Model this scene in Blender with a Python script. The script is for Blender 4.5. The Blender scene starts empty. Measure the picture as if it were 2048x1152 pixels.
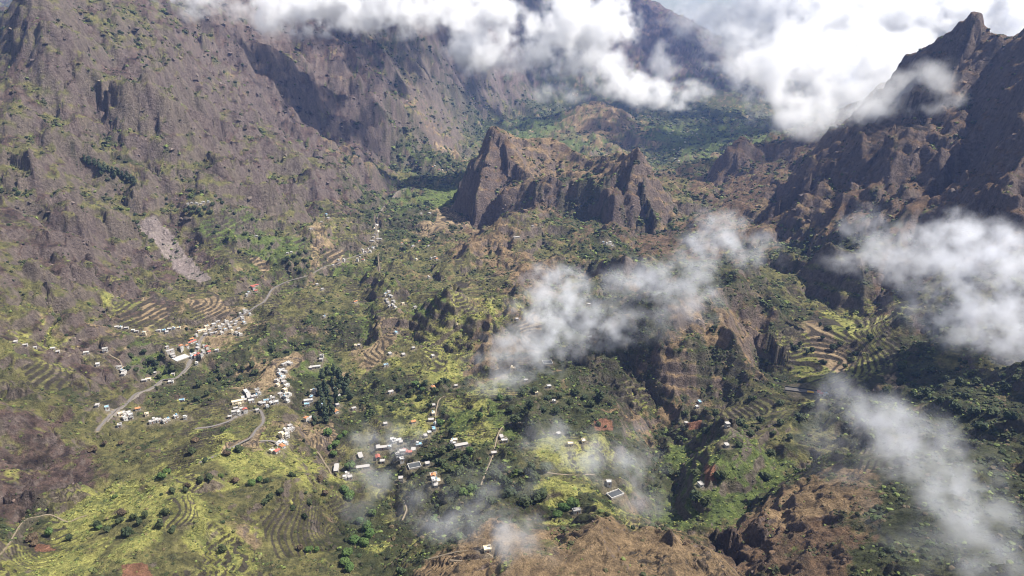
import bpy, bmesh, math, random, time
import numpy as np
from mathutils import Matrix, Vector
T0 = time.time()
random.seed(7); RNG = np.random.default_rng(7)
PREVIEW = False

# ------------------------------------------------------------------ camera, world, sun, exposure
S = bpy.context.scene
COL = S.collection
FPX, PITCH = 1478.0, math.radians(20.0)          # focal length in photo pixels, downward pitch
cam_d = bpy.data.cameras.new('camera'); cam = bpy.data.objects.new('camera', cam_d); COL.objects.link(cam)
cam_d.sensor_width = 36; cam_d.lens = 36*FPX/2048; cam_d.clip_start = 5; cam_d.clip_end = 120000
cam.location = (0, 0, 0); cam.rotation_euler = (math.pi/2-PITCH, 0, 0)
S.camera = cam
SUN_EL, SUN_AZ = math.radians(52), math.radians(84)     # azimuth measured from +Y (away) to +X (right)
W = bpy.data.worlds.new('World'); S.world = W; W.use_nodes = True
nt = W.node_tree; nt.nodes.clear()
wo = nt.nodes.new('ShaderNodeOutputWorld'); bg = nt.nodes.new('ShaderNodeBackground')
sky = nt.nodes.new('ShaderNodeTexSky'); sky.sky_type = 'NISHITA'; sky.sun_disc = False
sky.sun_elevation = SUN_EL; sky.sun_rotation = SUN_AZ; sky.altitude = 1000
bg.inputs['Strength'].default_value = 0.05
wtc = nt.nodes.new('ShaderNodeTexCoord'); wn = nt.nodes.new('ShaderNodeTexNoise'); wn.inputs['Scale'].default_value = 2.6; wn.inputs['Detail'].default_value = 7; wn.inputs['Roughness'].default_value = .55
wr = nt.nodes.new('ShaderNodeMapRange'); wr.inputs['From Min'].default_value = .44; wr.inputs['From Max'].default_value = .62
wm = nt.nodes.new('ShaderNodeMixRGB'); wm.inputs[2].default_value = (8.0, 8.2, 8.6, 1)        # white cloud over part of the sky
nt.links.new(wtc.outputs['Generated'], wn.inputs['Vector']); nt.links.new(wn.outputs[0], wr.inputs['Value']); nt.links.new(wr.outputs[0], wm.inputs[0]); nt.links.new(sky.outputs[0], wm.inputs[1])
nt.links.new(wm.outputs[0], bg.inputs['Color']); nt.links.new(bg.outputs[0], wo.inputs['Surface'])
sd = bpy.data.lights.new('sun', 'SUN'); so = bpy.data.objects.new('sun', sd); COL.objects.link(so)
sd.energy = 5.0; sd.angle = math.radians(0.5); sd.color = (1.0, 0.95, 0.87)
sdir = Vector((math.cos(SUN_EL)*math.sin(SUN_AZ), math.cos(SUN_EL)*math.cos(SUN_AZ), math.sin(SUN_EL)))
so.rotation_euler = sdir.to_track_quat('Z', 'Y').to_euler()
S.view_settings.view_transform = 'Standard'; S.view_settings.look = 'None'
S.view_settings.exposure = 1.1; S.view_settings.gamma = 1.0; S.view_settings.use_curve_mapping = False
S.cycles.max_bounces = 6; S.cycles.diffuse_bounces = 2; S.cycles.glossy_bounces = 1; S.cycles.volume_bounces = 4
S.cycles.use_denoising = True; S.cycles.filter_width = 1.0

# ------------------------------------------------------------------ maths helpers
cT, sT = math.cos(PITCH), math.sin(PITCH)
def ray(px, py):
    u, v = (px-1024)/FPX, (576-py)/FPX
    return np.array((u, cT+v*sT, -sT+v*cT))
def at(px, py, Y):                       # a spot of the photo at the forward distance Y
    d = ray(px, py); return d*(Y/d[1])
def project(p):
    p = np.asarray(p, float); x, y, z = p[..., 0], p[..., 1], p[..., 2]
    f = y*cT - z*sT; v = y*sT + z*cT
    return 1024+FPX*x/f, 576-FPX*v/f, f
U = np.uint32
def hsh(ix, iy, iz=0, seed=0):
    with np.errstate(over='ignore'):
        h = np.asarray(ix).astype(np.int32).view(U)*U(374761393) + np.asarray(iy).astype(np.int32).view(U)*U(668265263)
        h = h + (np.asarray(iz).astype(np.int32).view(U)*U(2147483587)) + U((seed*974634777+12345) & 0xFFFFFFFF)
        h = (h ^ (h >> U(13)))*U(1274126177); h = (h ^ (h >> U(16)))*U(2246822519)
        return ((h ^ (h >> U(15))) & U(0xFFFFFF)).astype(np.float32)*np.float32(1/0x1000000)
def sm(t): return t*t*t*(t*(t*6-15)+10)
def sstep(a, b, x):
    t = np.clip((x-a)/(b-a), 0, 1); return t*t*(3-2*t)
GA = np.linspace(0, 2*np.pi, 257)[:256]; GC, GS = np.cos(GA).astype(np.float32), np.sin(GA).astype(np.float32)
def noise2(x, y, seed=0):
    x = np.asarray(x, np.float32); y = np.asarray(y, np.float32)
    ix, iy = np.floor(x), np.floor(y); fx, fy = x-ix, y-iy; u, v = sm(fx), sm(fy)
    def g(i, j):
        a = (hsh(ix+i, iy+j, 0, seed)*256).astype(np.int32)
        return GC[a]*(fx-i)+GS[a]*(fy-j)
    a = g(0, 0); b = g(1, 0); c = g(0, 1); d = g(1, 1)
    return 1.4*((a+(b-a)*u)*(1-v)+(c+(d-c)*u)*v)
def fbm(x, y, f, n, seed=0, gain=0.5):
    r = 0; a = 1.0; t = 0
    for i in range(n):
        r = r + a*noise2(x*f+17.3*i, y*f-9.1*i, seed+i); t += a; a *= gain; f *= 2.03
    return r/t
def ridged(x, y, f, n, seed=0, gain=0.5):
    r = 0; a = 1.0; t = 0
    for i in range(n):
        m = 1-np.abs(noise2(x*f+5.3*i, y*f+3.7*i, seed+i)); r = r + a*m*m; t += a; a *= gain; f *= 2.07
    return r/t

# ------------------------------------------------------------------ the lie of the land: surveyed spots (photo x, photo y, forward distance in metres)
CP = [
 # stream and valley floor
 (720,1150,500),(745,980,640),(690,880,775),(655,800,900),(690,700,1090),(725,600,1380),(765,530,1660),(800,480,1900),(830,390,2500),(900,300,3450),(1340,320,3400),(1050,250,4300),(1250,240,4800),(1400,240,4500),
 (470,745,1010),(600,690,1110),(400,790,900),(230,860,760),(160,905,700),
 # yellow foreground hill on the left
 (400,915,640),(560,900,690),(400,1100,500),(100,1130,470),(250,990,560),(600,1000,600),(650,1130,505),(330,940,615),(520,1040,560),(30,1120,470),
 # rocky left edge
 (60,950,625),(20,1010,560),(0,900,640),(100,860,720),(0,800,720),(130,790,800),
 # left village bench and the slope over it
 (370,715,1060),(440,650,1190),(500,620,1270),(250,760,900),(150,700,920),(50,690,890),(200,650,1060),(0,600,980),(300,600,1230),(150,560,1170),(420,560,1390),(560,560,1440),(660,530,1650),
 (0,450,1250),(100,450,1350),(250,450,1480),(380,460,1560),(460,420,1720),(520,480,1590),(600,450,1800),(700,440,1980),(700,360,2350),(640,340,2180),
 (540,350,1990),(420,380,1700),(300,300,1750),(400,250,2000),(200,150,1850),(100,250,1600),(30,10,1850),(0,130,1750),(-60,80,1950),(-120,60,3500),(-60,70,4500),(-300,80,2500),(0,70,2250),(2,72,2600),(4,68,1950),(-250,150,1950),(-60,66,2700),(-250,100,3200),(25,-40,1950),(80,-40,2000),(-250,400,1150),(-200,700,750),(-150,1000,480),(130,20,1980),(300,60,2150),
 (330,190,1850),(200,340,1600),(500,250,2290),(600,290,2350),
 # left valley side farther out
 (450,40,2700),(430,-60,3000),(620,130,3000),(560,200,2750),(700,100,3200),(800,200,3150),(810,270,3050),(700,290,2700),(760,320,2900),(600,0,3600),(850,120,4000),(900,60,4600),(880,190,4100),(960,190,4700),(900,240,3900),(950,-40,5500),(800,-100,4500),
 # far head wall, far hill
 (1100,150,5600),(1000,-80,6300),(1200,-20,6600),(1330,25,6700),(1420,85,6500),(1300,150,5800),(1500,160,6200),(1600,190,6800),(1800,200,7500),(1020,200,5000),
 (1200,207,4300),(1160,250,3950),(1150,310,3400),(1280,270,3900),(1330,250,4300),(1240,230,4450),
 # saddle land round the pinnacles
 (900,430,2150),(960,440,2050),(1060,400,2080),(1140,370,2150),(1120,430,1980),(1250,460,1850),(1350,420,2050),(1060,320,2700),(1180,320,2900),(940,330,2900),(1380,380,2400),(1330,350,2700),
 # spur with the house on it and its sides
 (1050,470,1800),(980,480,1800),(900,520,1640),(870,470,1950),(1000,560,1450),(1080,545,1520),(1150,490,1700),(1220,490,1720),(900,560,1500),(830,590,1400),(780,570,1480),(770,620,1330),
 # yellow green knob
 (895,622,1170),(850,640,1160),(830,700,1060),(940,660,1120),(880,760,960),(960,740,1000),(760,740,1010),(790,670,1130),(990,690,1080),(1010,740,990),
 # cloudy amphitheatre, plateau and cliff
 (1060,650,1160),(1100,600,1300),(1200,560,1360),(1300,520,1560),(1380,480,1650),(1180,680,1080),(1250,650,1035),(1350,640,1025),(1470,660,1000),(1300,790,965),(1420,790,955),(1200,760,950),(1510,700,1040),(1400,600,1100),(1500,600,1120),(1100,720,1020),
 # terraced basin on the right, slope of the right mountain
 (1560,720,1060),(1640,700,1060),(1700,640,1120),(1620,620,1180),(1780,690,990),(1900,720,880),(2040,700,820),(1850,600,1080),(1700,560,1240),(1600,540,1330),(1980,560,1020),(1700,470,1470),(1900,450,1250),(2040,440,1100),(1560,450,1660),(1450,430,1850),(1600,790,900),(1750,780,850),(1900,820,720),(2040,900,570),(2200,800,600),(2300,500,900),
 # right mountain crest and its flank
 (1500,370,2150),(1600,360,2000),(1700,300,1950),(1800,290,1750),(1850,200,1780),(1990,110,1620),(2040,85,1560),(2200,60,1500),(1950,220,1550),(2040,300,1300),(1800,380,1550),(1650,250,2500),(1550,300,2600),(1850,120,2500),
 # middle green plateau and gullies
 (1150,900,690),(1050,900,690),(960,870,740),(1000,800,860),(1100,820,820),(1180,800,870),(1270,830,810),(1285,900,720),(1335,870,800),(1340,950,700),(1250,960,630),(1130,960,620),(880,900,710),(860,960,640),(800,900,740),(780,840,830),(830,980,620),(800,1060,560),(900,1010,590),(1320,1020,610),
 (1450,860,750),(1400,910,670),(1520,830,830),(1400,980,610),(1550,930,650),(1430,1040,560),(1480,1080,545),
 # near brown spurs
 (1040,1003,560),(1000,1080,480),(900,1110,470),(1000,1152,430),(1090,1060,500),(1190,1040,495),(1200,1152,415),(1120,1110,455),(1270,1090,465),(1350,1065,470),(1400,1152,415),(1440,1150,440),
 (1620,960,570),(1740,900,640),(1560,1000,540),(1600,1080,470),(1520,1140,440),(1700,1100,435),(1850,1000,480),(1950,1100,400),(2040,1000,470),(1900,920,570),(1650,900,700),(1650,850,780),(2100,1152,350),
 (1200,1500,260),(600,1500,300),(1700,1500,250),(100,1500,290),(-300,1300,330),(2400,1200,300),
]
P = np.array([at(*c) for c in CP])
KA = 1.6
def lp(x, y): return np.stack([np.arctan2(x, y)*KA, np.log(np.hypot(x, y))], -1)
Q = lp(P[:, 0], P[:, 1]); CC = 0.035
def phi(a, b): return np.sqrt(((a[:, None, :]-b[None, :, :])**2).sum(-1)+CC*CC)
n = len(Q); A = np.zeros((n+1, n+1)); A[:n, :n] = phi(Q, Q) - np.eye(n)*0.004; A[:n, n] = 1; A[n, :n] = 1
WT = np.linalg.solve(A, np.append(P[:, 2], 0))
def base_h(x, y):
    q = lp(x.ravel(), y.ravel()); out = np.empty(len(q))
    for i in range(0, len(q), 60000):
        out[i:i+60000] = phi(q[i:i+60000], Q) @ WT[:n] + WT[n]
    return out.reshape(x.shape)

# ------------------------------------------------------------------ terrain grid: finer near the viewer, coarser with distance
NA, NR = 900, 1250
AZ = np.linspace(math.radians(-43), math.radians(43), NA)
lk = np.log([240, 450, 1500, 2500, 8600]); dens = [.6, 1.5, 1.0, .6]; cum = np.concatenate([[0], np.cumsum(np.diff(lk)*dens)])
LR = np.interp(np.linspace(0, cum[-1], NR), cum, lk)      # most rows where the fields and villages are
RR, AA = np.meshgrid(np.exp(LR), AZ, indexing='ij')
RR = RR.astype(np.float32); AA = AA.astype(np.float32)
X, Y = RR*np.sin(AA), RR*np.cos(AA)
# base surface is smooth, so evaluate it coarsely and resample
cA = np.linspace(AZ[0], AZ[-1], 220); cL = np.linspace(LR[0], LR[-1], 240)
cr, ca = np.meshgrid(np.exp(cL), cA, indexing='ij')
HB = base_h(cr*np.sin(ca), cr*np.cos(ca))
def bil(G, a, l, A0, A1, L0, L1):
    a, l = np.asarray(a), np.asarray(l)
    nr, na = G.shape[:2]
    fa = np.clip((a-A0)/(A1-A0)*(na-1), 0, na-1.001); fl = np.clip(np.interp(l, LR, np.arange(NR)) if nr == NR else (l-L0)/(L1-L0)*(nr-1), 0, nr-1.001)
    i, j = fl.astype(int), fa.astype(int); u, v = fl-i, fa-j
    if G.ndim == 3: u, v = u[..., None], v[..., None]
    return G[i, j]*(1-u)*(1-v)+G[i+1, j]*u*(1-v)+G[i, j+1]*(1-u)*v+G[i+1, j+1]*u*v
def coarse(x, y): return bil(HB, np.arctan2(x, y), np.log(np.hypot(x, y)), AZ[0], AZ[-1], LR[0], LR[-1])
wf = 1/260.0
WX = X + 26*fbm(X, Y, wf, 3, 11)*np.clip(RR/1200, .4, 2); WY = Y + 26*fbm(X, Y, wf, 3, 23)*np.clip(RR/1200, .4, 2)
H = coarse(WX, WY)

def ground(x, y): return bil(H, np.arctan2(x, y), np.log(np.hypot(x, y)), AZ[0], AZ[-1], LR[0], LR[-1])
def pick(px, py, tmin=260.0, tmax=8000.0):           # the land seen at a spot of the photo
    d = ray(px, py); t = np.exp(np.linspace(math.log(tmin), math.log(tmax), 2400))
    x, y, z = d[0]*t, d[1]*t, d[2]*t
    hit = np.nonzero(z < ground(x, y))[0]
    if not len(hit): return None
    i = hit[0]
    if i == 0: return np.array((x[0], y[0], ground(x[0], y[0])))
    a, b = t[i-1], t[i]
    for _ in range(18):
        m = .5*(a+b)
        if d[2]*m < ground(np.array(d[0]*m), np.array(d[1]*m)): b = m
        else: a = m
    return np.array((d[0]*b, d[1]*b, float(ground(np.array(d[0]*b), np.array(d[1]*b)))))

# ------------------------------------------------------------------ sharp crests: polylines with a different steepness on each side, and cut gorges
def seg_dist(x, y, a, b):
    dx, dy = b[0]-a[0], b[1]-a[1]; L2 = dx*dx+dy*dy
    t = np.clip(((x-a[0])*dx+(y-a[1])*dy)/L2, 0, 1)
    ex, ey = x-(a[0]+t*dx), y-(a[1]+t*dy)
    side = np.sign(dx*ey-dy*ex)          # +1 on the left of the direction a->b
    return np.hypot(ex, ey), t, side
def crest(pts, left, right, flare=0.0, rnd=6.0, warp=0.10, ends=2.2, world=False, m=420):
    global H
    w = pts if world else [at(*p) for p in pts]
    L = np.array(w)
    bx = (X > L[:, 0].min()-m) & (X < L[:, 0].max()+m) & (Y > L[:, 1].min()-m) & (Y < L[:, 1].max()+m)
    x, y = X[bx], Y[bx]
    k = 30 + 0.01*L[:, 1].mean()
    x = x + k*warp*6*fbm(x, y, 1/70., 3, 41); y = y + k*warp*6*fbm(x, y, 1/70., 3, 57)
    best = np.full(x.shape, -1e9); near = np.full(x.shape, 1e9); nz = 5*fbm(x, y, 1/45., 2, 77)
    for q, (a, b) in enumerate(zip(w[:-1], w[1:])):
        d, t, s = seg_dist(x, y, a, b)
        zc = a[2]+(b[2]-a[2])*t + nz
        sl = np.where(s > 0, left, right)
        if q == 0: sl = np.where(t <= 0, np.maximum(sl, ends), sl)
        if q == len(w)-2: sl = np.where(t >= 1, np.maximum(sl, ends), sl)
        dd = np.sqrt(d*d+rnd*rnd)-rnd
        c_ = zc - (sl*dd - flare*np.minimum(dd*dd, 250.*250)/250.)
        best = np.where(d < near-.01, c_, np.where(d < near+.01, np.maximum(best, c_), best)); near = np.minimum(near, d)
    h = H[bx]; k = 7.0
    d = np.clip(.5+.5*(best-h)/k, 0, 1); H[bx] = h+(best-h)*d + k*d*(1-d)
def gorge(pts, width, depth, wall=1.6):
    global H
    w = [at(*p) for p in pts]; L = np.array(w); m = 300
    bx = (X > L[:, 0].min()-m) & (X < L[:, 0].max()+m) & (Y > L[:, 1].min()-m) & (Y < L[:, 1].max()+m)
    x, y = X[bx], Y[bx]
    x = x + 14*fbm(x, y, 1/60., 3, 91); y = y + 14*fbm(x, y, 1/60., 3, 97)
    cut = np.zeros(x.shape)
    for i, (a, b) in enumerate(zip(w[:-1], w[1:])):
        d, t, s = seg_dist(x, y, a, b)
        e0, e1 = (0.0 if i == 0 else 1.0), (0.0 if i == len(w)-2 else 1.0)
        dp = depth*(e0+(1-e0)*sstep(0, .5, t))*(e1+(1-e1)*sstep(0, .5, 1-t))
        cut = np.maximum(cut, dp*sstep(width*wall, width*.25, d))
    H[bx] -= cut

crest([(990,258,2250),(1040,286,2300),(1098,288,2360),(1180,338,2280),(1235,317,2160),(1276,301,2010)], 1.2, 1.05, 0.25, 5)
crest([(990,258,2250),(978,320,2170),(958,395,2090)], 1.0, 2.6, 0.15, 6)
crest([(1276,301,2010),(1258,370,1940),(1228,440,1890)], 1.1, 2.6, 0.15, 5)
crest([(1276,301,2010),(1320,370,2020),(1345,420,2040)], 2.0, 1.0, 0.2, 5)
crest([(958,392,2085),(1010,368,2065),(1080,362,2050),(1146,360,2035),(1200,368,1985),(1232,395,1905)], .22, 2.3, .1, 8)
crest([(1465,282,2480),(1440,330,2430),(1425,368,2390)], 1.2, 2.6, 0.2, 12)
crest([(1465,282,2480),(1530,290,2520),(1620,262,2500)], 1.2, 1.1, 0.3, 10)
# right mountain
crest([(1955,44,1720),(1990,78,1690),(2040,85,1600),(2200,70,1480)], 1.2, 1.5, 0.3, 7)
crest([(1955,44,1720),(1880,80,1800),(1810,110,1900),(1740,170,2050)], 1.6, 1.1, 0.3, 10)
crest([(1995,75,1660),(1910,155,1620),(1840,230,1640),(1740,255,1780),(1640,330,1880),(1520,395,1960),(1410,425,2030)], 1.1, 0.95, 0.25, 10)
crest([(2100,120,1400),(2080,250,1280),(2040,330,1180)], 1.1, 1.6, 0.3, 12)
crest([(1850,250,1600),(1830,330,1480),(1790,420,1400)], 1.2, 1.5, 0.3, 12)
crest([(1900,170,1600),(1980,230,1480),(2060,300,1340)], 1.1, 1.2, 0.3, 10)
# left mountain: spurs running down to the valley
crest([(500,60,2800),(640,160,2950),(800,205,3150),(815,240,3120)], 1.0, 1.5, .3, 14)
crest([(690,40,3900),(800,130,3950),(890,190,4100)], 1.0, 1.2, .3, 16)
crest([(1195,206,4300),(1230,250,4050),(1275,275,3700),(1290,300,3500)], .8, .8, .2, 12)
crest([(1195,206,4300),(1150,245,4000),(1120,290,3700)], .8, .7, .2, 12)
# near and middle spurs
crest([(870,610,1190),(900,620,1170),(945,655,1120),(965,730,1010)], .8, .9, .25, 8)
crest([(1195,1038,497),(1215,1095,450),(1240,1180,400)], .75, .75, .2, 5)
crest([(1355,1062,472),(1400,1110,440),(1450,1160,415)], .8, .9, .2, 6)
crest([(1040,1000,560),(1080,1040,525),(1100,1090,480)], .6, .8, .2, 7)
crest([(1620,955,575),(1540,1010,530),(1500,1050,505)], .7, .8, .2, 7)
crest([(1760,905,640),(1700,960,570),(1600,1075,480),(1530,1100,470)], .6, .7, .2, 9)
crest([(1190,655,1045),(1290,652,1015),(1390,660,992),(1475,685,985),(1500,700,990)], .35, 1.6, .15, 16)
crest([(1330,655,1010),(1345,700,985)], .8, 1.0, .1, 14)

# gorges
def spur(pts, left, right, rnd=8, flare=.2, ends=1.6, m=420, n=6, gap=160):            # a rib or knob standing a given height out of the slope
    w = []
    for p, q in zip(pts[:-1], pts[1:]):
        for t in np.linspace(0, 1, n)[(1 if w else 0):]:
            g = pick(p[0]+(q[0]-p[0])*t, p[1]+(q[1]-p[1])*t)
            if g is None or (w and math.hypot(g[0]-w[-1][0], g[1]-w[-1][1]) > gap): break
            w.append((g[0], g[1], g[2]+p[2]+(q[2]-p[2])*t))
    if len(w) < 2: return
    crest(w, left, right, flare, rnd, ends=ends, world=True, m=m)
spur([(1075,450,34),(1050,468,54),(1000,490,50),(950,512,40),(880,548,16)], .62, .7)
spur([(1262,468,18),(1200,500,46),(1135,538,44),(1060,566,30),(1000,584,12)], .6, .75)
spur([(965,440,10),(900,470,18),(850,505,6)], .7, .9)
spur([(755,560,22),(775,600,32),(800,655,14)], .75, .75)
spur([(865,612,18),(900,622,44),(945,660,34),(968,735,10)], .6, .75)
spur([(700,420,14),(640,470,30),(560,520,20),(500,560,8)], .5, .6)
spur([(640,705,14),(590,722,16),(510,765,8)], .6, .8)
spur([(150,640,14),(110,665,14),(130,690,6)], .7, .8)
spur([(1330,520,14),(1230,560,26),(1130,610,12)], .7, .8)
spur([(690,440,16),(640,480,16),(560,520,8)], .6, .6)
spur([(1240,640,14),(1180,680,16),(1110,730,6)], .8, .9)
spur([(170,135,22),(215,165,20),(240,185,10)], 1.0, 1.6)
spur([(260,190,20),(320,205,30),(350,215,26)], .9, 1.9, 10)
spur([(690,380,24),(720,395,22),(735,410,12)], 1.0, 1.6)
spur([(620,300,12),(680,330,14),(740,370,8)], .7, .9)
spur([(60,440,14),(130,450,12)], .8, 1.6)
spur([(1700,440,16),(1620,470,10)], .8, 1.0)
spur([(1840,430,18),(1800,500,12)], .9, 1.0)
spur([(1960,430,20),(1900,520,12)], .9, 1.0)
spur([(1500,540,14),(1440,600,10)], .8, 1.0)
spur([(1640,830,10),(1560,860,12),(1470,880,6)], .7, .9)
spur([(1410,800,8),(1370,830,12),(1345,850,8)], .8, .9)
spur([(1650,560,10),(1640,600,8)], .8, 1.0)
spur([(1890,190,8),(1800,260,26),(1700,330,32),(1590,400,20)], 1.1, .8)
spur([(1960,250,8),(1870,330,30),(1790,400,28),(1700,440,14)], 1.2, .9)
spur([(1740,275,8),(1650,325,20),(1550,375,16),(1470,410,8)], 1.1, .8)
spur([(2040,350,10),(1990,420,22),(1930,480,14)], 1.1, 1.0)
for pts in ([(60,60,10),(250,180,22),(450,270,20),(620,335,10)], [(330,60,10),(480,190,22),(620,290,14)]): spur(pts, .5, 1.1, 8, .1, 1.6, 300, 8, 400)
# rock ledges: nearly level above, sheer below
for pts in ([(50,40,22),(110,90,26),(160,130,18)], [(120,72,16),(160,80,24),(205,88,16)], [(150,138,26),(195,165,40),(245,208,26)], [(240,185,24),(300,205,44),(352,225,38)], [(210,60,14),(260,110,20),(330,168,14)],
            [(48,222,14),(110,245,20),(172,284,12)], [(0,236,12),(60,234,16),(130,224,12)], [(0,400,24),(70,420,30),(140,442,20)], [(0,310,14),(60,330,18)], [(430,332,16),(520,320,26),(600,332,18)], [(495,355,16),(590,362,24),(680,350,16)],
            [(480,382,16),(560,402,24),(650,425,14)], [(60,548,14),(120,540,18),(180,550,14)], [(215,562,14),(260,580,16),(300,602,10)], [(640,318,16),(700,332,26),(742,372,20)], [(400,60,24),(470,110,30),(530,170,20)], [(320,130,16),(420,200,22),(470,240,14)],
            [(280,112,14),(350,130,20),(420,150,14)], [(600,225,30),(700,262,50),(800,282,36)], [(660,150,30),(740,180,40),(800,205,30)], [(0,1000,10),(60,1018,14),(115,1026,8)], [(10,770,8),(90,790,10)], [(330,240,12),(420,270,16),(500,300,10)], [(100,500,12),(200,505,16),(270,520,10)],
            [(860,130,30),(900,170,30)], [(1500,330,14),(1440,372,14)], [(1160,530,10),(1250,545,14),(1330,560,10)], [(1550,530,14),(1650,545,18),(1740,560,12)], [(1040,590,10),(1010,640,12)]):
    spur([(a_, b_, c_*(.95 if a_ < 900 else 1.2)) for a_, b_, c_ in pts], .35, 2.6, 4, .05, 2.0, 170, 4, 400)
LR_ = random.Random(3)
for k in range(60):
    px, py = LR_.uniform(20, 640), LR_.uniform(20, 600)
    if py > 330+.3*px and px > 250: continue
    ln, an, dp = LR_.uniform(30, 90), math.radians(LR_.uniform(-8, 42)), LR_.uniform(6, 14)
    spur([(px, py, dp*.5), (px+ln*.5*math.cos(an), py+ln*.5*math.sin(an), dp), (px+ln*math.cos(an), py+ln*math.sin(an), dp*.5)], .35, 2.2, 4, .05, 2.0, 90, 3, 400)
gorge([(1465,1120,540),(1475,1070,560),(1500,1020,590),(1560,960,660),(1610,920,720)], 30, 24)
gorge([(1320,800,930),(1330,860,800),(1345,940,700),(1330,1010,620),(1380,1060,570)], 34, 15, 2.0)
gorge([(400,800,890),(480,745,1000),(600,690,1110),(700,640,1240)], 46, 16, 2.0)
gorge([(725,1180,480),(745,980,640),(690,880,775),(655,800,900),(690,700,1090),(725,600,1380)], 44, 13, 2.0)
gorge([(1935,290,1480),(1925,360,1400),(1915,420,1330)], 50, 80, 1.5)
gorge([(1110,1110,470),(1105,1050,540),(1110,1000,590)], 24, 12, 1.8)

# ------------------------------------------------------------------ water-cut relief: gullies that follow the slope, strata, roughness
dA, dL = AZ[1]-AZ[0], np.gradient(LR)[:, None].astype(np.float32)
def grads(h):
    hl = np.gradient(h, axis=0)/dL/RR; ha = np.gradient(h, dA, axis=1)/RR
    return hl*np.sin(AA)+ha*np.cos(AA), hl*np.cos(AA)-ha*np.sin(AA)
def gullies(x, y, dx, dy, f, seed):
    px, py = x*f, y*f; ix, iy = np.floor(px), np.floor(py); fx, fy = px-ix, py-iy
    c = np.zeros(x.shape); wt = np.zeros(x.shape)
    for i in (-1, 0, 1, 2):
        for j in (-1, 0, 1, 2):
            ox = hsh(ix+i, iy+j, 0, seed)*.6+i-.3+.2; oy = hsh(ix+i, iy+j, 1, seed)*.6+j-.3+.2
            ax, ay = fx-ox, fy-oy
            w = np.exp(-2.2*(ax*ax+ay*ay)); wt += w
            c += np.cos((ax*dx+ay*dy)*6.2831*1.15)*w
    return c/wt
def box(h, r):
    for ax in (0, 1):
        p = np.pad(h, [(r+1, r) if k == ax else (0, 0) for k in (0, 1)], mode='edge'); c = np.cumsum(p, ax)
        n = h.shape[ax]
        h = (np.take(c, np.arange(2*r+1, 2*r+1+n), ax)-np.take(c, np.arange(0, n), ax))/(2*r+1)
    return h
def blur(h, metres):                       # metres at a typical 900 m distance
    r = max(1, int(round(metres/(900*.0022)*.65))); return box(box(h, r), r)
far = np.clip(RR/1000., .5, 3.2)
H = H + 40*far**.6*np.clip((RR-250)/500, .5, 1)*(ridged(X, Y, 1/270., 4, 411)-.55) + 9*far**.5*fbm(X, Y, 1/90., 3, 431)
slope0 = np.hypot(*grads(blur(H, 40)))
steep = sstep(.22, .85, slope0)
for k, (wl, am) in enumerate([(420, 24), (210, 16), (105, 7.5), (52, 3.8), (26, 1.8), (13, .8)]):
    gx, gy = grads(blur(H, wl*.16)); gl = np.hypot(gx, gy)+1e-4
    sidex, sidey = -gy/gl, gx/gl
    st = sstep(.03, .6, gl)
    st = st*(sstep(700, 1400, RR) if wl > 300 else .45+.55*sstep(500, 850, RR) if wl > 60 else 1.0)*(1-.6*sstep(.9, 1.8, gl))
    H = H + am*(.35+.65*st)*st*(gullies(X+wl*.35*fbm(X, Y, 1.7/wl, 2, 160+k), Y+wl*.35*fbm(X, Y, 1.7/wl, 2, 170+k), sidex, sidey, 1./wl, 130+k)-.3)
# the hardest crests stand out again
crest([(984,256,2244),(996,254,2256),(1014,264,2275),(1045,276,2310),(1098,276,2360),(1125,284,2345),(1180,318,2280),(1212,311,2210),(1236,304,2160),(1262,312,2080),(1276,294,2012)], 1.7, 1.2, .3, 4, .05)
crest([(986,257,2250),(974,312,2170),(955,392,2085)], 1.1, 3.2, .2, 5, .05)
crest([(1276,300,2012),(1256,370,1940),(1226,440,1888)], 1.3, 3.0, .2, 4, .06)
crest([(1195,200,4300),(1215,222,4180),(1235,248,4050),(1280,275,3700)], 1.0, 1.0, .2, 8, .06)
crest([(1195,200,4300),(1165,225,4150),(1140,262,3900)], .9, .9, .2, 8, .06)
crest([(1955,42,1720),(1965,62,1705),(1982,85,1690)], 2.4, 2.6, .2, 4, .06)
crest([(1984,66,1690),(2000,82,1670),(2044,84,1600)], 1.8, 2.4, .2, 4, .06)
crest([(1955,42,1720),(1925,58,1745),(1880,82,1795),(1815,108,1890)], 2.2, 1.5, .3, 5, .06)
# broken strata on the steep faces (beds dip to the right)
gx, gy = grads(H); sl = np.hypot(gx, gy)
st = sstep(.40, 1.0, sl)
bed = (H+.16*X+24*fbm(X, Y, 1/180., 3, 201))/np.where(RR > 1300, 26., 17.); fr = bed-np.floor(bed)
H = H + st*np.where(RR > 1300, 6.5, 3.6)*(sstep(.1, .62, fr)-fr)*2.4*np.clip(.75+1.6*fbm(X, Y, 1/140., 3, 207), 0, 1.6)
H = H + (1.3+5.0*steep)*np.clip(far, .5, 1.6)*fbm(X, Y, 1/38., 5, 301, .58) + (2+9*steep)*(ridged(X, Y, 1/120., 5, 331)-.5)
crest([(982,254,2240),(998,252,2258),(1016,262,2280),(1045,279,2310),(1098,280,2360),(1125,290,2345),(1180,322,2280),(1212,314,2210),(1236,308,2160),(1262,316,2080),(1276,298,2012)], 1.5, 1.05, .3, 9, .12)
crest([(1945,36,1725),(1962,32,1715),(1975,62,1700),(1990,72,1690),(2000,84,1670)], 1.6, 1.5, .3, 9, .12)
crack = sstep(.90, .985, ridged(X+.6*Y, Y*.45, 1/75., 2, 351, .4))*sstep(.3, .7, slope0)
H = H - 7*crack*np.clip(far, .6, 1.5)
print('terrain %.1fs' % (time.time()-T0))


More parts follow.
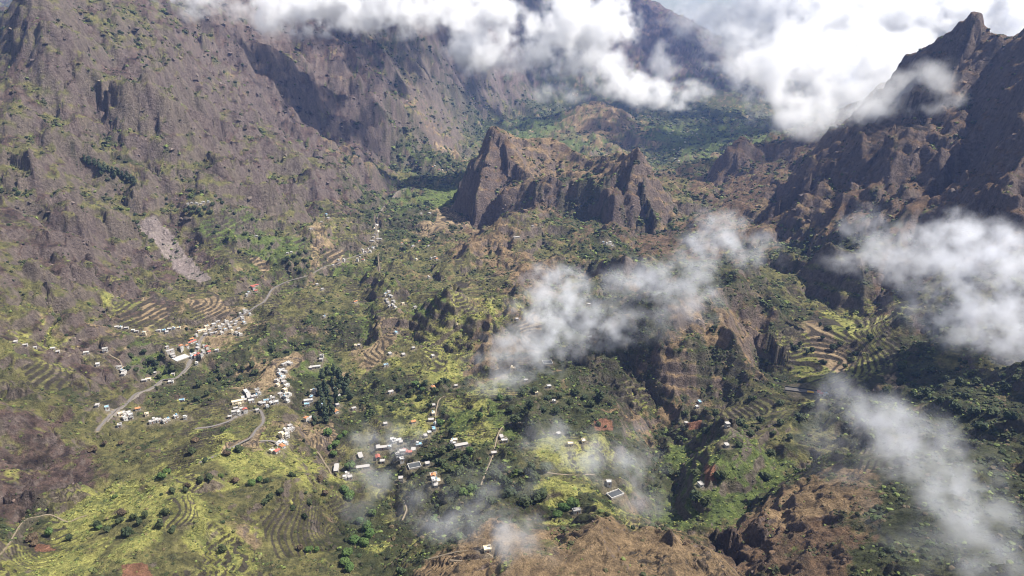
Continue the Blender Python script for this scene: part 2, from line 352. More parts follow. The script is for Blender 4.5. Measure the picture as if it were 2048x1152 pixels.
# ------------------------------------------------------------------ land cover: what grows or lies where
KINDS = 'MOKBDGYT'
TINT = dict(M=((.128,.086,.069),(.044,.032,.028)), O=((.165,.150,.058),(.060,.060,.030)), K=((.160,.102,.062),(.072,.052,.035)), B=((.260,.180,.100),(.125,.088,.052)),
            D=((.070,.072,.032),(.036,.042,.019)), G=((.120,.150,.042),(.065,.085,.030)), Y=((.315,.300,.090),(.135,.145,.050)), T=((.350,.260,.150),(.180,.130,.080)))
BUSH = dict(M=.95, O=1.6, K=1.2, B=1.0, D=5.0, G=.9, Y=1.5, T=.40)      # shrubs per 100 square metres, before thinning
SPOTS = dict(   # photo spots where each kind of cover was seen
 M=[(50,150),(150,250),(250,120),(300,300),(420,250),(100,350),(60,480),(200,450),(330,420),(150,560),(280,520),(350,540),(450,350),(560,380),(650,380),(500,300),(380,130),(520,120),(100,820),(60,900),(30,980),(120,960),(60,850),(160,920),(700,120),(760,230),(900,120),(640,60),(300,620),(600,250),(120,650),(170,740),(100,760),(700,250),(650,200),(560,200),(1000,100),(1300,60)],
 O=[(250,380),(330,360),(480,440),(180,320),(330,250),(220,420),(420,420),(120,580),(330,470),(560,330),(150,60),(260,480),(90,180),(250,70),(400,180),(60,300),(160,380),(520,420),(600,340),(350,580),(80,540),(420,310),(60,740),(20,765),(140,765),(90,790),(200,825),(230,900),(250,865),(180,870),(30,840),(600,430),(170,640),(80,620),(350,640),(600,590),(680,560),(850,520),(950,540),(700,720),(470,830),(560,970),(620,1050),(450,960),(700,470),(800,350),(860,280),(1000,230),(1150,270),(1080,500),(1550,560),(1650,560),(1500,800),(1560,850),(1250,680),(880,200),(1200,230),(1450,820),(2000,700),(1640,880),(700,880),(1250,300),(1350,400),(1900,560),(760,600),(100,1080),(200,1050),(280,1045),(260,950),(400,940),(350,1085),(480,1010),(540,1020),(580,1080),(420,900),(360,905),(700,1000),(850,660),(870,720),(900,690),(1090,930),(1160,960)],
 K=[(1500,400),(1600,370),(1700,400),(1800,300),(1750,350),(1850,400),(1950,250),(2000,450),(1450,330),(1960,60),(1900,110),(1700,270),(2020,160),(1940,480),(1000,330),(980,400),(1270,390),(1230,430),(1550,1100),(1640,1100),(1500,1060),(1300,480),(1100,390)],
 B=[(1000,1080),(1200,1080),(1300,1110),(1400,1110),(1600,1000),(1700,970),(1060,320),(1110,330),(1310,380),(1350,710),(1430,650),(1330,780),(1200,215),(1230,250),(1175,262),(1250,285),(900,1130),(1060,1120),(1530,430),(1640,430),(1050,360),(1480,680),(1080,570),(690,300),(860,250),(1230,330),(1000,500),(940,480),(970,700),(1000,720),(1280,850)],
 D=[(640,770),(590,520),(900,340),(1180,790),(1100,830),(1210,500),(1300,460),(1140,430),(1180,440),(860,800),(900,910),(1000,960),(1150,770),(1050,810),(1800,770),(1900,780),(2000,820),(1900,850),(1750,800),(1480,780),(1540,600),(1480,560),(1700,500),(1600,500),(380,790),(480,745),(560,695),(700,640),(760,400),(820,430),(780,470),(1450,900),(900,1000),(960,1030),(780,760),(920,930),(650,790),(700,950),(740,1050),(680,860),(210,330),(260,320),(1060,770),(1330,850),(1220,960),(1330,960),(1820,700),(1560,760),(1600,830),(410,410),(780,270),(1160,1000),(230,880),(190,800),(130,805),(60,1060),(700,1090),(1340,320),(1050,240),(960,250),(1330,240),(1100,220),(1400,230),(1900,1000),(1850,950),(1960,1060),(1800,1120),(1880,1100),(1250,720),(1400,740),(1300,690),(1200,700),(1150,640),(1900,920),(840,300),(930,220)],
 G=[(300,720),(450,450),(520,470),(560,510),(850,610),(1000,800),(1400,960),(1380,900),(1480,940),(820,340),(890,390),(1380,300),(620,730),(730,640),(1520,900),(930,830),(1380,1000),(460,860),(700,540),(790,420),(1155,285),(1370,270),(1040,275),(1060,245),(1340,270),(1000,860)],
 Y=[(150,1040),(230,980),(320,950),(450,920),(520,915),(300,1020),(80,1140),(200,1020),(880,680),(910,650),(860,700),(1130,910),(1140,980),(960,860),(970,780),(100,690),(420,1050),(460,1100),(380,1010),(560,1060),(460,880),(600,930),(660,950),(900,740),(1270,770),(1600,720),(1690,650),(1720,730),(840,840),(670,455),(1390,920),(1630,800),(230,600),(40,728),(120,742),(860,650),(1200,1010),(1700,700),(560,1000)],
 T=[(410,610),(430,640),(740,715),(780,655),(590,720),(640,870),(500,880),(860,460),(920,430),(1640,680),(1670,720),(560,740),(520,760),(260,640),(180,660),(650,505),(340,980),(480,1060),(880,285),(130,830),(640,440),(620,560)])
kx = []; kk = []
for c in KINDS:
    for p in SPOTS[c]:
        g = pick(*p)
        if g is not None: kx.append(lp(np.array(g[0]), np.array(g[1]))); kk.append(KINDS.index(c))
kx = np.array(kx); kk = np.array(kk)
cq = lp(cr*np.sin(ca), cr*np.cos(ca)).reshape(-1, 2)
d2 = ((cq[:, None, :]-kx[None])**2).sum(-1)
wgt = 1/(d2+.0012)**1.15; wgt /= wgt.sum(1, keepdims=True)
WK = np.stack([wgt[:, kk == i].sum(1) for i in range(8)], -1).reshape(cr.shape+(8,))
ww = 20*np.clip(RR/900, .5, 3)
ux = X+ww*fbm(X, Y, 1/60., 3, 501); uy = Y+ww*fbm(X, Y, 1/60., 3, 511)
wk = bil(WK, np.arctan2(ux, uy), np.log(np.hypot(ux, uy)), AZ[0], AZ[-1], LR[0], LR[-1])
def worley(x, y, size, seed):                       # irregular parcels: id and distance to the parcel's edge
    px, py = x/size, y/size; ix, iy = np.floor(px), np.floor(py)
    b1 = np.full(x.shape, 9.); b2 = np.full(x.shape, 9.); idn = np.zeros(x.shape)
    for i in (-1, 0, 1):
        for j in (-1, 0, 1):
            a, b = ix+i, iy+j
            d = np.hypot(a+hsh(a, b, 0, seed)-px, b+hsh(a, b, 1, seed)-py)
            nd = d < b1
            b2 = np.where(nd, b1, np.minimum(b2, d)); idn = np.where(nd, hsh(a, b, 2, seed), idn); b1 = np.where(nd, d, b1)
    return idn, (b2-b1)*size
pid, pedge = worley(X+10*fbm(X, Y, 1/50., 2, 601), Y*.8+10*fbm(X, Y, 1/50., 2, 611), 46., 5)
gx, gy = grads(blur(H, 10)); slope1 = np.hypot(gx, gy)
def inside(pts, x, y):
    r = np.zeros(x.shape, bool); n = len(pts)
    for k in range(n):
        (x0, y0), (x1, y1) = pts[k], pts[(k+1) % n]
        if y0 == y1: continue
        r ^= ((y0 > y) != (y1 > y)) & (x < (x1-x0)*(y-y0)/(y1-y0)+x0)
    return r
def plot(px_list):                                   # a plot outlined in the photo, laid on the land
    g = [pick(*p) for p in px_list]; g = [(p[0], p[1]) for p in g if p is not None]
    return inside(g, ux*.35+X*.65, uy*.35+Y*.65)
PLOTS = {}; TPLOTS = []
for k, polys in dict(
  T=[[(1610,640),(1640,630),(1660,660),(1675,690),(1705,725),(1690,745),(1640,725),(1620,690)],[(375,605),(440,590),(460,620),(440,650),(410,625)],[(725,700),(785,645),(805,660),(765,720),(735,745)],[(545,720),(600,708),(640,692),(600,735),(555,760)],[(600,880),(660,840),(680,870),(640,905)],[(450,880),(530,850),(520,890),(440,905)],[(850,470),(885,415),(950,420),(920,450)],[(650,505),(690,500),(680,525),(655,520)],[(500,515),(520,510),(545,540),(525,545)],[(1040,650),(1070,620),(1085,660),(1050,690)],[(1760,745),(1790,740),(1810,775),(1790,775)],[(285,600),(330,610),(340,640),(290,640)]],
  Y=[[(1570,695),(1600,680),(1620,700),(1645,740),(1610,752),(1570,745)],[(1650,630),(1720,622),(1745,655),(1700,668),(1665,660)],[(1690,690),(1760,725),(1775,750),(1700,748)],[(0,1095),(120,1015),(230,960),(330,922),(480,905),(520,940),(420,985),(330,1005),(260,1060),(160,1150),(0,1152)],[(1060,905),(1150,862),(1230,900),(1220,940),(1130,945)],[(1080,970),(1190,952),(1215,990),(1120,1020)],[(840,645),(890,617),(940,650),(945,700),(890,740),(850,715)],[(400,905),(445,855),(470,870),(450,905)],[(1220,770),(1280,760),(1310,795),(1240,795)],[(945,790),(985,760),(975,850),(950,890)]],
  G=[[(255,700),(300,680),(345,700),(335,735),(365,745),(350,765),(290,765),(250,735)],[(395,470),(420,430),(490,400),(520,430),(520,455),(620,485),(600,510),(560,535),(500,500),(440,490)],[(790,620),(880,587),(895,610),(830,640)],[(1350,910),(1420,905),(1440,950),(1380,985)],[(600,740),(650,705),(670,735),(630,755)],[(340,720),(641,440),(640,441)]],
  R=[[(1185,842),(1225,842),(1225,860),(1185,858)],[(1408,935),(1435,948),(1432,968),(1410,965)],[(1375,850),(1405,838),(1400,852),(1378,860)],[(240,1130),(290,1128),(300,1152),(245,1152)],[(70,1095),(100,1088),(110,1100),(75,1105)],],
  S=[[(520,1035),(640,1010),(665,1100),(540,1125)],[(320,1000),(385,990),(405,1040),(330,1060)],[(40,735),(150,735),(140,775),(60,770)],[(1430,825),(1560,790),(1595,820),(1480,870)],[(1440,850),(1505,850),(1500,895),(1450,895)],[(1595,655),(1640,640),(1640,700),(1600,705)],[(1735,645),(1810,690),(1750,700)],[(1570,690),(1700,690),(1700,750),(1570,750)],[(1650,630),(1745,625),(1745,665),(1660,668)],[(1545,650),(1640,625),(1770,615),(1810,690),(1780,755),(1560,758)],
     [(840,695),(885,685),(895,745),(850,745)],[(905,560),(965,570),(955,625),(905,605)],[(225,595),(345,600),(345,665),(235,650)],[(380,580),(455,590),(455,645),(390,645)],[(560,445),(625,470),(600,505)],[(400,430),(500,410),(520,470),(420,480)],[(640,495),(700,490),(690,530),(640,525)],[(1000,640),(1080,600),(1095,700),(1040,700)],[(1220,765),(1290,755),(1310,800),(1235,800)],[(1700,260),(1850,200),(1860,260),(1740,310)],[(1700,905),(1760,880),(1790,930),(1720,950)],[(640,830),(700,850),(690,900),(640,890)],[(1280,820),(1240,810),(1250,850)],[(0,1095),(110,1030),(160,1080),(60,1150)]],
  E=[[(270,442),(312,432),(350,480),(425,560),(390,562),(325,505)]]).items():
    PLOTS[k] = np.zeros(X.shape, bool)
    for q in polys:
        pm = plot(q); PLOTS[k] |= pm
        if k in 'ST': TPLOTS.append(pm)
ROADS = dict(
 main=[(195,862),(200,850),(222,830),(238,808),(280,786),(320,768),(350,757),(372,742),(384,724),(393,700),(402,676),(420,657),(455,650),(498,622),(520,605),(545,583),(575,562),(620,546),(650,536),(680,524),(715,512),(740,502),(753,492)],
 upper=[(752,492),(757,470),(748,447),(765,415),(790,392),(815,376)],
 lower=[(390,857),(440,848),(480,832),(520,822),(528,835),(520,858),(500,876),(450,900),(400,925)],
 spur_road=[(520,882),(545,880),(560,886),(575,892)])
PATHS = [[(632,902),(652,932),(664,952),(695,957)],[(962,970),(985,908),(1000,862),(1012,850),(1048,846)],[(872,860),(870,835),(876,800),(890,792)],[(100,694),(128,699),(155,716),(146,702),(135,716)],[(205,704),(240,722),(248,742)],[(0,1110),(60,1040),(100,1030),(135,1045),(150,1038),(180,1030)],[(805,1040),(815,1020),(808,1000)],[(760,545),(756,520),(758,505)],[(1235,318),(1222,320),(1210,330)],[(900,1120),(1000,1110),(940,1095),(850,1120)],[(1160,270),(1150,262),(1152,245),(1160,235)],[(1365,300),(1380,290),(1370,270)],[(1090,945),(1150,948),(1190,950)]]
WAYS = []
def way(pxs, width, name, cut=1.0):
    global H
    w = []
    for p, q in zip(pxs[:-1], pxs[1:]):
        for t in np.linspace(0, 1, 7)[(1 if w else 0):]:
            g = pick(p[0]+(q[0]-p[0])*t, p[1]+(q[1]-p[1])*t)
            if g is not None and (not w or 2.0 < math.hypot(g[0]-w[-1][0], g[1]-w[-1][1]) < 150): w.append(g)
    if len(w) < 4: return
    w = np.array(w)
    for _ in range(4):                               # smooth the line, then its gradient
        w[1:-1] = .5*w[1:-1]+.25*(w[:-2]+w[2:])
    for _ in range(25): w[1:-1, 2] = .5*w[1:-1, 2]+.25*(w[:-2, 2]+w[2:, 2])
    m = 40; bx = (X > w[:, 0].min()-m) & (X < w[:, 0].max()+m) & (Y > w[:, 1].min()-m) & (Y < w[:, 1].max()+m)
    x, y, h = X[bx], Y[bx], H[bx]; best = np.full(x.shape, 1e9); zz = np.zeros(x.shape)
    for a, b in zip(w[:-1], w[1:]):
        d, t, _s = seg_dist(x, y, a, b); nd = d < best; best = np.where(nd, d, best); zz = np.where(nd, a[2]+(b[2]-a[2])*t, zz)
    k = sstep(width*.5+width*1.6, width*.5+1.0, best)*cut; H[bx] = h+(zz-h)*k
    v = np.zeros(X.shape); v[bx] = sstep(width*1.1, width*.5, best)*(1 if width > 2 else .6)
    WAYS.append((name, w, width, v))
for k, v in ROADS.items(): way(v, 3.8 if k == 'main' else 3.1, 'road')
for v in PATHS: way(v, 1.3, 'footpath')
gx, gy = grads(H); slopef = np.hypot(gx, gy)
# walled terraces: the slope is stepped
terr = np.clip(PLOTS['T']*1.0 + PLOTS['S']*1.0 + (hsh(np.floor(pid*65536), np.full(pid.shape, 3), 1, 19) < .42)*sstep(.12, .2, slope1)*sstep(.95, .7, slope1)*sstep(1, 4, pedge)*(RR < 2300)*np.clip(wk[..., 1]+wk[..., 5]+wk[..., 6]+wk[..., 7]+.6*wk[..., 3], 0, 1)*1.6, 0, 1)
soft = np.clip(blur((PLOTS['T'] | PLOTS['S'])*1.0, 9)*1.6-.3, 0, 1)*(slope1 < 1.3)
H = H+(blur(H, 26)-H)*soft
gx, gy = grads(blur(H, 10)); slope1 = np.hypot(gx, gy)
stp = np.clip(3.6*RR/1000, 2.6, 7.0)+0*H; href = 0*H
for pm in TPLOTS:                                    # one riser height per plot, so that its walls stand about 8 m apart
    if pm.any(): stp[pm] = np.clip(float(np.median(slope1[pm]))*8*float(np.median(RR[pm]))/1000, .7, 7); href[pm] = float(H[pm].mean())
tb = (H-href+1.2*fbm(X, Y, 1/70., 2, 771))/stp; fr = tb-np.floor(tb)
tread = hsh(np.floor(tb), np.floor(pid*997), 2, 33)
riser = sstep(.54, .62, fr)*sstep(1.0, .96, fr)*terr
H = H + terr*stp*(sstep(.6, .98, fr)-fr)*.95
hedge = sstep(2.2, .8, pedge)*sstep(.75, .45, slope1)*(RR < 1900)
farm = sstep(.75, .45, slope1)*np.clip(wk[..., 5]+wk[..., 6]+wk[..., 7]+.35*wk[..., 1], 0, 1)
for i in range(8):                                   # break the cover into patches, parcels on farmed land
    nz = fbm(X, Y, 1/48., 5, 700+i*7, .72)*1.7*(1+.15*far)
    nz = nz*(1-.6*farm) + farm*.75*(hsh(np.floor(pid*65536), np.full(pid.shape, i), 0, 9)-.5)
    wk[..., i] += nz*(.30+.9*wk[..., i])
for k, i in (('T', 7), ('Y', 6), ('G', 5)): wk[..., i] += PLOTS[k]*(.22 if k == 'Y' else .9)
wk[..., 7] -= .10; wk[..., 6] -= .05+.15*sstep(.7, 1.1, slope1); wk[..., 5] -= .2*sstep(.8, 1.2, slope1)
wk = np.exp((wk-wk.max(-1, keepdims=True))*26); wk /= wk.sum(-1, keepdims=True)
TA = np.array([TINT[c][0] for c in KINDS]); TB = np.array([TINT[c][1] for c in KINDS])
mixn = np.clip(.45+1.9*fbm(X, Y, 1/17., 5, 901, .75)+.2*fbm(X, Y, 1/3.5, 1, 905), 0, 1)[..., None]
C = (wk@TA)*(1-mixn)+(wk@TB)*mixn
BD = wk@np.array([BUSH[c] for c in KINDS])
# bare rock on the steepest ground
rock = sstep(.95, 1.5, slopef+.45*fbm(X, Y, 1/22., 3, 921))*(1-.5*wk[..., 4])
band = sstep(.62, .8, bed-np.floor(bed))*sstep(1.0, .9, bed-np.floor(bed))*sstep(.35, .7, slope1)*np.clip(.5+2*fbm(X, Y, 1/90., 3, 961), 0, 1)*wk[..., 0]
C = C*(1-.72*band[..., None])
beds = .5+.5*np.sin((H+.16*X)/3.1+5*fbm(X, Y, 1/60., 3, 931))
rc = np.array((.125,.098,.086))*(1-beds[..., None]*.45)+np.array((.20,.155,.13))*beds[..., None]*.35
rc = rc*(1+.5*fbm(X, Y, 1/9., 3, 941)[..., None])
C = C*(1-rock[..., None]*.85)+rc*rock[..., None]*.85
BD *= 1-.8*rock
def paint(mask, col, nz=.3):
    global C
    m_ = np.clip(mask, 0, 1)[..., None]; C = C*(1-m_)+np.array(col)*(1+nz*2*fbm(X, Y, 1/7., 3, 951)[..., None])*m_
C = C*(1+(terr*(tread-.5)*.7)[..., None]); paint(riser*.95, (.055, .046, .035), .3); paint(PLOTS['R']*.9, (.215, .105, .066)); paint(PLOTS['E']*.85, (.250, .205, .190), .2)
for nm, w, wd, v in WAYS: paint(v*.8, (.26, .21, .15)); BD = BD*(1-v)
BD = BD*(1-.7*PLOTS['E'])*(1-.9*PLOTS['R'])*(1-.75*terr)

hollow = sstep(.6, 5, (blur(H, 22)-H))
BIN = np.clip(BD*(1+.6*hollow)+2.2*hollow*(1-wk[..., 0])*(slope1 < 1.1)+1.6*hedge*(wk[..., 5]+wk[..., 6]+wk[..., 7]), 0, 6)
# ------------------------------------------------------------------ materials
def mat(name):
    m = bpy.data.materials.new(name); m.use_nodes = True; t = m.node_tree; t.nodes.clear()
    return m, t, (lambda k, **kw: node(t, k, kw))
def node(t, k, kw):
    n = t.nodes.new('ShaderNode'+k)
    for a, v in kw.items():
        if a[0] == '_': n.inputs[a[1:].replace('_', ' ')].default_value = v
        else: setattr(n, a, v)
    return n
def out_surface(t, color, rough=.95, bump=None):
    b = node(t, 'BsdfPrincipled', {}); o = node(t, 'OutputMaterial', {})
    b.inputs['Roughness'].default_value = rough; b.inputs['Specular IOR Level'].default_value = .15
    if hasattr(color, 'is_linked'): t.links.new(color, b.inputs['Base Color'])
    else: b.inputs['Base Color'].default_value = (*color, 1)
    if bump is not None: t.links.new(bump, b.inputs['Normal'])
    t.links.new(b.outputs[0], o.inputs['Surface']); return b
def math_n(t, op, a, b=None, clamp=False):
    n = node(t, 'Math', dict(operation=op, use_clamp=clamp))
    for i, v in enumerate((a, b)):
        if v is None: continue
        if hasattr(v, 'is_linked'): t.links.new(v, n.inputs[i])
        else: n.inputs[i].default_value = v
    return n.outputs[0]
def vary(t, color, fac_socket, lo, hi):        # multiply a colour by a value that runs between lo and hi
    mr = node(t, 'MapRange', dict(_To_Min=lo, _To_Max=hi)); t.links.new(fac_socket, mr.inputs['Value'])
    mx = node(t, 'VectorMath', dict(operation='SCALE')); t.links.new(color, mx.inputs[0]); t.links.new(mr.outputs[0], mx.inputs['Scale'])
    return mx.outputs[0]
def land_material():
    m, t, N = mat('earth_rock_and_grass')
    a = N('Attribute', attribute_name='tint'); g = N('NewGeometry')
    n1 = N('TexNoise', _Scale=.16, _Detail=6.0, _Roughness=.72); t.links.new(g.outputs['Position'], n1.inputs['Vector'])
    n2 = N('TexNoise', _Scale=.55, _Detail=3.0, _Roughness=.7); t.links.new(g.outputs['Position'], n2.inputs['Vector'])
    c = vary(t, a.outputs['Color'], n1.outputs[0], .05, 1.95); c = vary(t, c, n2.outputs[0], .40, 1.60)
    h = math_n(t, 'ADD', math_n(t, 'MULTIPLY', n1.outputs[0], 9.0), math_n(t, 'MULTIPLY', n2.outputs[0], 2.2))
    b = N('Bump', _Strength=1.0, _Distance=1.0); t.links.new(h, b.inputs['Height'])
    out_surface(t, c, 1.0, b.outputs[0]); return m
def plain_material(name, col, lo=.75, hi=1.2, scale=.6, rough=.9):
    m, t, N = mat(name); g = N('NewGeometry'); n = N('TexNoise', _Scale=scale, _Detail=4.0, _Roughness=.65)
    t.links.new(g.outputs['Position'], n.inputs['Vector'])
    rgb = N('RGB'); rgb.outputs[0].default_value = (*col, 1)
    out_surface(t, vary(t, rgb.outputs[0], n.outputs[0], lo, hi), rough); return m
def leaf_material(name):                            # tint comes from each plant
    m, t, N = mat(name); a = N('Attribute', attribute_name='tint', attribute_type='INSTANCER')
    g = N('NewGeometry'); n = N('TexNoise', _Scale=.8, _Detail=3.0); t.links.new(g.outputs['Position'], n.inputs['Vector'])
    out_surface(t, vary(t, a.outputs['Color'], n.outputs[0], .5, 1.5), .8); return m
LAND = land_material()

# ------------------------------------------------------------------ mesh helpers
def mesh_np(name, V, F, mats=(), attrs=None, flat=True):
    me = bpy.data.meshes.new(name); V = np.asarray(V, np.float32); F = np.asarray(F, np.int32); k = F.shape[1]
    me.vertices.add(len(V)); me.vertices.foreach_set('co', V.ravel())
    me.loops.add(F.size); me.loops.foreach_set('vertex_index', F.ravel())
    me.polygons.add(len(F)); me.polygons.foreach_set('loop_start', np.arange(0, F.size, k, dtype=np.int32))
    for nm, (ty, dat) in (attrs or {}).items():
        a = me.attributes.new(nm, ty, 'POINT'); a.data.foreach_set('color' if 'COLOR' in ty else 'value' if ty in ('FLOAT', 'INT') else 'vector', np.ascontiguousarray(dat).ravel())
    for m in mats: me.materials.append(m)
    me.polygons.foreach_set('use_smooth', np.full(len(F), not flat)); me.update(calc_edges=True); return me
def obj(name, me, parent=None, **props):
    o = bpy.data.objects.new(name, me); COL.objects.link(o); o.parent = parent
    for k, v in props.items(): o[k] = v
    return o
def thing(name, label, cat, loc=(0, 0, 0), rz=0, group=None):
    o = bpy.data.objects.new(name, None); COL.objects.link(o); o.location = loc; o.rotation_euler = (0, 0, rz)
    o['label'] = label; o['category'] = cat
    if group: o['group'] = group
    return o

# ------------------------------------------------------------------ where the houses stand: each on a levelled yard
# cluster: place words, street bearing in degrees, spots (photo x, y, look)   looks: w white, g grey, c cream, o orange tiles, r red tiles, b blue roof, 2 two storeys, L long, s small
CL = [
 ('the village street above the white court', 38, '393,673w 405,663cL 414,655w 428,651w 436,645g 440,659w2 453,645w 424,669w 432,667g 451,661w 461,657w 463,647g 471,651w 473,645w 481,632g2 489,628w2 493,624w 500,630w 485,640w2 465,667w2 473,669w2 481,671w 446,652w 458,652w 420,662g 412,671w 444,668w 477,659g 489,647w'),
 ('the red-roofed group around the white court', 50, '363,696o2 375,697o2 384,686rL 396,698w 414,699r2 339,698gL 344,706g 391,710w 393,717r 387,724w 399,713r 407,708w2 334,694g 404,716w 348,714g 396,691w 408,694w 418,706r 384,712w'),
 ('the hillside school compound with red roofs', 30, '509,573rL 507,579rL 498,587w 512,583r 494,592w'),
 ('the upper row below the terraces', 15, '233,655w 242,657w 266,661w 274,665w 289,671w2 317,663w 328,662b 340,661w 348,659b 358,658w 253,658g 334,666w'),
 ('the lane hamlet by the hairpin track', 20, '31,684g 51,693w 70,698g 106,700w 173,708w 211,704w2 237,731w 243,736g 246,741w 251,739c 248,749wL 297,761w 289,763g 346,751w 310,748g 116,706g'),
 ('the hamlet above the green fields', 20, '376,410w 384,408w 393,408w 407,406w 417,405w 513,474w 575,508w 583,506w 643,445w 402,411g'),
 ('the roadside hamlet at the lower bend', 40, '215,821b 246,824w 253,831w 263,837w2 258,828w 311,843w 318,842g 335,842w 352,835w 240,828c 250,838w 305,846g 330,846w'),
 ('the big hamlet above the road junction', 30, '494,787wL 498,796gL 506,796w 515,787w2 519,789w 490,801g 476,806cL 480,811w 472,819w 468,828g2 478,830w2 491,826r2 484,826g2 515,823g 535,816b 533,804b 521,806g 543,809w 552,807w 545,799w 512,794w 503,804w 527,809w 486,794w'),
 ('the string climbing the tan spur', 60, '568,730w 576,726w 581,729g 566,741w 560,743w 570,745g 562,752w 566,756w 554,764w 568,766g 556,772w 570,780c 560,787w 572,787g 572,797w 575,804w 578,791w 564,760g 558,748g 574,773w'),
 ('the group beside the eucalyptus grove', 10, '625,785w 629,791w2 623,796b 617,803wL 631,736wL 621,734g 644,717w2 642,723g 712,698c 718,692g 630,783w'),
 ('the row above the curved road', 55, '613,842o2 621,838w 580,854g 576,860w 572,866w2 564,873w2 574,876w2 580,865w 584,860g 562,885w 565,895o 556,891w 545,904w 554,905r 570,889w'),
 ('the misty hamlet by the stream', 15, '771,850w 785,883w 794,885wL 802,887w 780,897w 765,899wL 757,903g 756,918r 765,925g 808,904r 802,911w 796,916w 806,917w2 812,912r 820,907r 827,902w 838,892b 859,868w 868,861b 851,874g 798,922g 804,926w 673,939gL 695,952w 700,957g 726,937gL 721,914gL 690,958w'),
 ('the scattered farms on the green plateau', 10, '909,888w2 906,894w 923,893gL 1009,884w 1017,888w 1003,876g 988,909g 845,935w 855,930w 802,964w2 800,997r 797,984w 867,959o2 868,969w2 863,967w 876,965w 872,973g 867,953w 867,813g 867,829w 1045,837rL 1057,837b 1153,1025w 1163,1028r 1175,1023w 1218,965w 975,1102c 985,1103g 912,774g 862,842g'),
 ('the farms of the right-hand gully', 20, '1394,816w 1454,855w2 1401,972w 1180,677w 1642,787r 1652,790w 1372,848g'),
 ('the valley street below the left pinnacle', 80, '749,458w 754,451w 756,464c 758,479wL 744,483wL 688,523w2 715,523w2 727,521r 725,499w 736,499w 746,497w 741,505w 731,506g 862,519w 870,516g 750,470g 747,476w 720,516g'),
 ('the ridge farms under the two pinnacles', 20, '1033,476wL 1214,489w 1225,493g 1207,486w 1065,453g 1220,485w'),
 ('the white hamlet on the green knob', 45, '777,585w 773,599w 787,605w 780,615g 790,616w 806,609w 830,616w 792,667b 771,592w 783,598g 776,607w 786,612w'),
 ('the far valley head under the clouds', 0, '1138,188w 1147,189w 1155,188w 1262,207w 1275,209w 1130,218w 1140,216w 1010,240w 1033,245c 1020,252w 1060,262c 1065,264o 1346,262w 1362,264w 1375,265w 1385,266w 1393,267w 1362,275w 1370,285w 1356,310w 1350,318g 1360,296w 870,334w 878,340r 885,342w 895,341w 866,338o 1340,268w 1358,322w 1348,300w'),
]
HR = random.Random(5)
for place, ang, x0, x1, y0, y1 in (('the scattered farms below the left slope', 20, 190, 470, 640, 860), ('the scattered farms of the upper valley', 40, 610, 880, 420, 640), ('the farms east of the big hamlet', 30, 560, 880, 640, 860), ('the scattered farms under the tan cliff', 10, 1010, 1460, 600, 900)):
    CL.append((place, ang, ' '.join('%d,%d%s' % (HR.uniform(x0, x1), HR.uniform(y0, y1), HR.choice('wwwwggcob')) for _ in range(22))))
HSPOTS = []
def slope_at(g): return float(bil(slope1, math.atan2(g[0], g[1]), math.log(math.hypot(g[0], g[1])), AZ[0], AZ[-1], LR[0], LR[-1]))
PAD = np.zeros(X.shape)
def level(g, rad, edge):
    a, l = math.atan2(g[0], g[1]), math.log(math.hypot(g[0], g[1])); r = math.exp(l); n_ = rad+edge
    j0, j1 = [int(np.clip((a+s_*n_/r-AZ[0])/dA, 0, NA-1)) for s_ in (-1, 1)]; i0, i1 = [int(np.interp(l+s_*n_/r, LR, np.arange(NR))) for s_ in (-1, 1)]
    w = (slice(i0, i1+2), slice(j0, j1+2)); d = np.hypot(X[w]-g[0], Y[w]-g[1]); m_ = sstep(n_, rad, d)
    H[w] += (g[2]-H[w])*m_; PAD[w] = np.maximum(PAD[w], m_)
for place, ang, txt in CL:
    sp = []
    for tk in txt.split():
        a, b = tk.split(','); n_ = 3 if len(b) > 3 and b[:3].isdigit() and not b[:4].isdigit() else 4; sp.append((float(a), float(b[:n_]), b[n_:]))
    for px, py, lk in sorted(sp):
        g = pick(px, py)
        if g is None or ('farms' in place and ('scattered' in place or 'east of' in place) and slope_at(g) > .5): continue
        HSPOTS.append((place, ang, px, lk, g))
for q in HSPOTS: level(q[4], 9 if 'L' in q[3] else 5.5, 5)
for px, py, rad in ((362, 716, 14), (1610, 783, 24), (829, 933, 9), (1095, 726, 9), (1230, 990, 10)): level(pick(px, py), rad, 8)
paint(PAD*.55, (.20, .165, .115)); BIN = BIN*(1-PAD)

# ------------------------------------------------------------------ the land itself
V = np.stack([X, Y, H], -1).reshape(-1, 3).astype(np.float32)
CT = np.concatenate([np.clip(C, .01, .8), np.ones(C.shape[:2]+(1,))], -1).astype(np.float32).reshape(-1, 4)
jj, ii = np.meshgrid(np.arange(NA-1), np.arange(NR-1)); q0 = (ii*NA+jj)
FQ = np.stack([q0, q0+1, q0+NA+1, q0+NA], -1)          # rows (distance) x columns (bearing)
def land(name, mask):
    f = FQ[mask]
    if not len(f): return
    u, inv = np.unique(f, return_inverse=True)
    me = mesh_np(name, V[u], inv.reshape(f.shape), [LAND], {'tint': ('FLOAT_COLOR', CT[u])}, flat=False)
    obj(name, me, kind='structure')
REG = np.zeros(FQ.shape[:2], np.int8)
cx = X[:-1, :-1]; cy = Y[:-1, :-1]
def region(k, px_list):
    g = [pick(*p) for p in px_list]; g = [(p[0], p[1]) for p in g if p is not None]
    REG[inside(g, cx, cy)] = k
REG[(RR[:-1, :-1] > 2950)] = 4
REG[(np.degrees(AA[:-1, :-1]) < -11) & (coarse(cx, cy) > -445+.02*cy) & (cy > 900)] = 1
region(2, [(1400,432),(1520,300),(1700,270),(1880,200),(1955,36),(2040,90),(2300,70),(2300,520),(2040,470),(1850,455),(1700,462),(1560,455)])
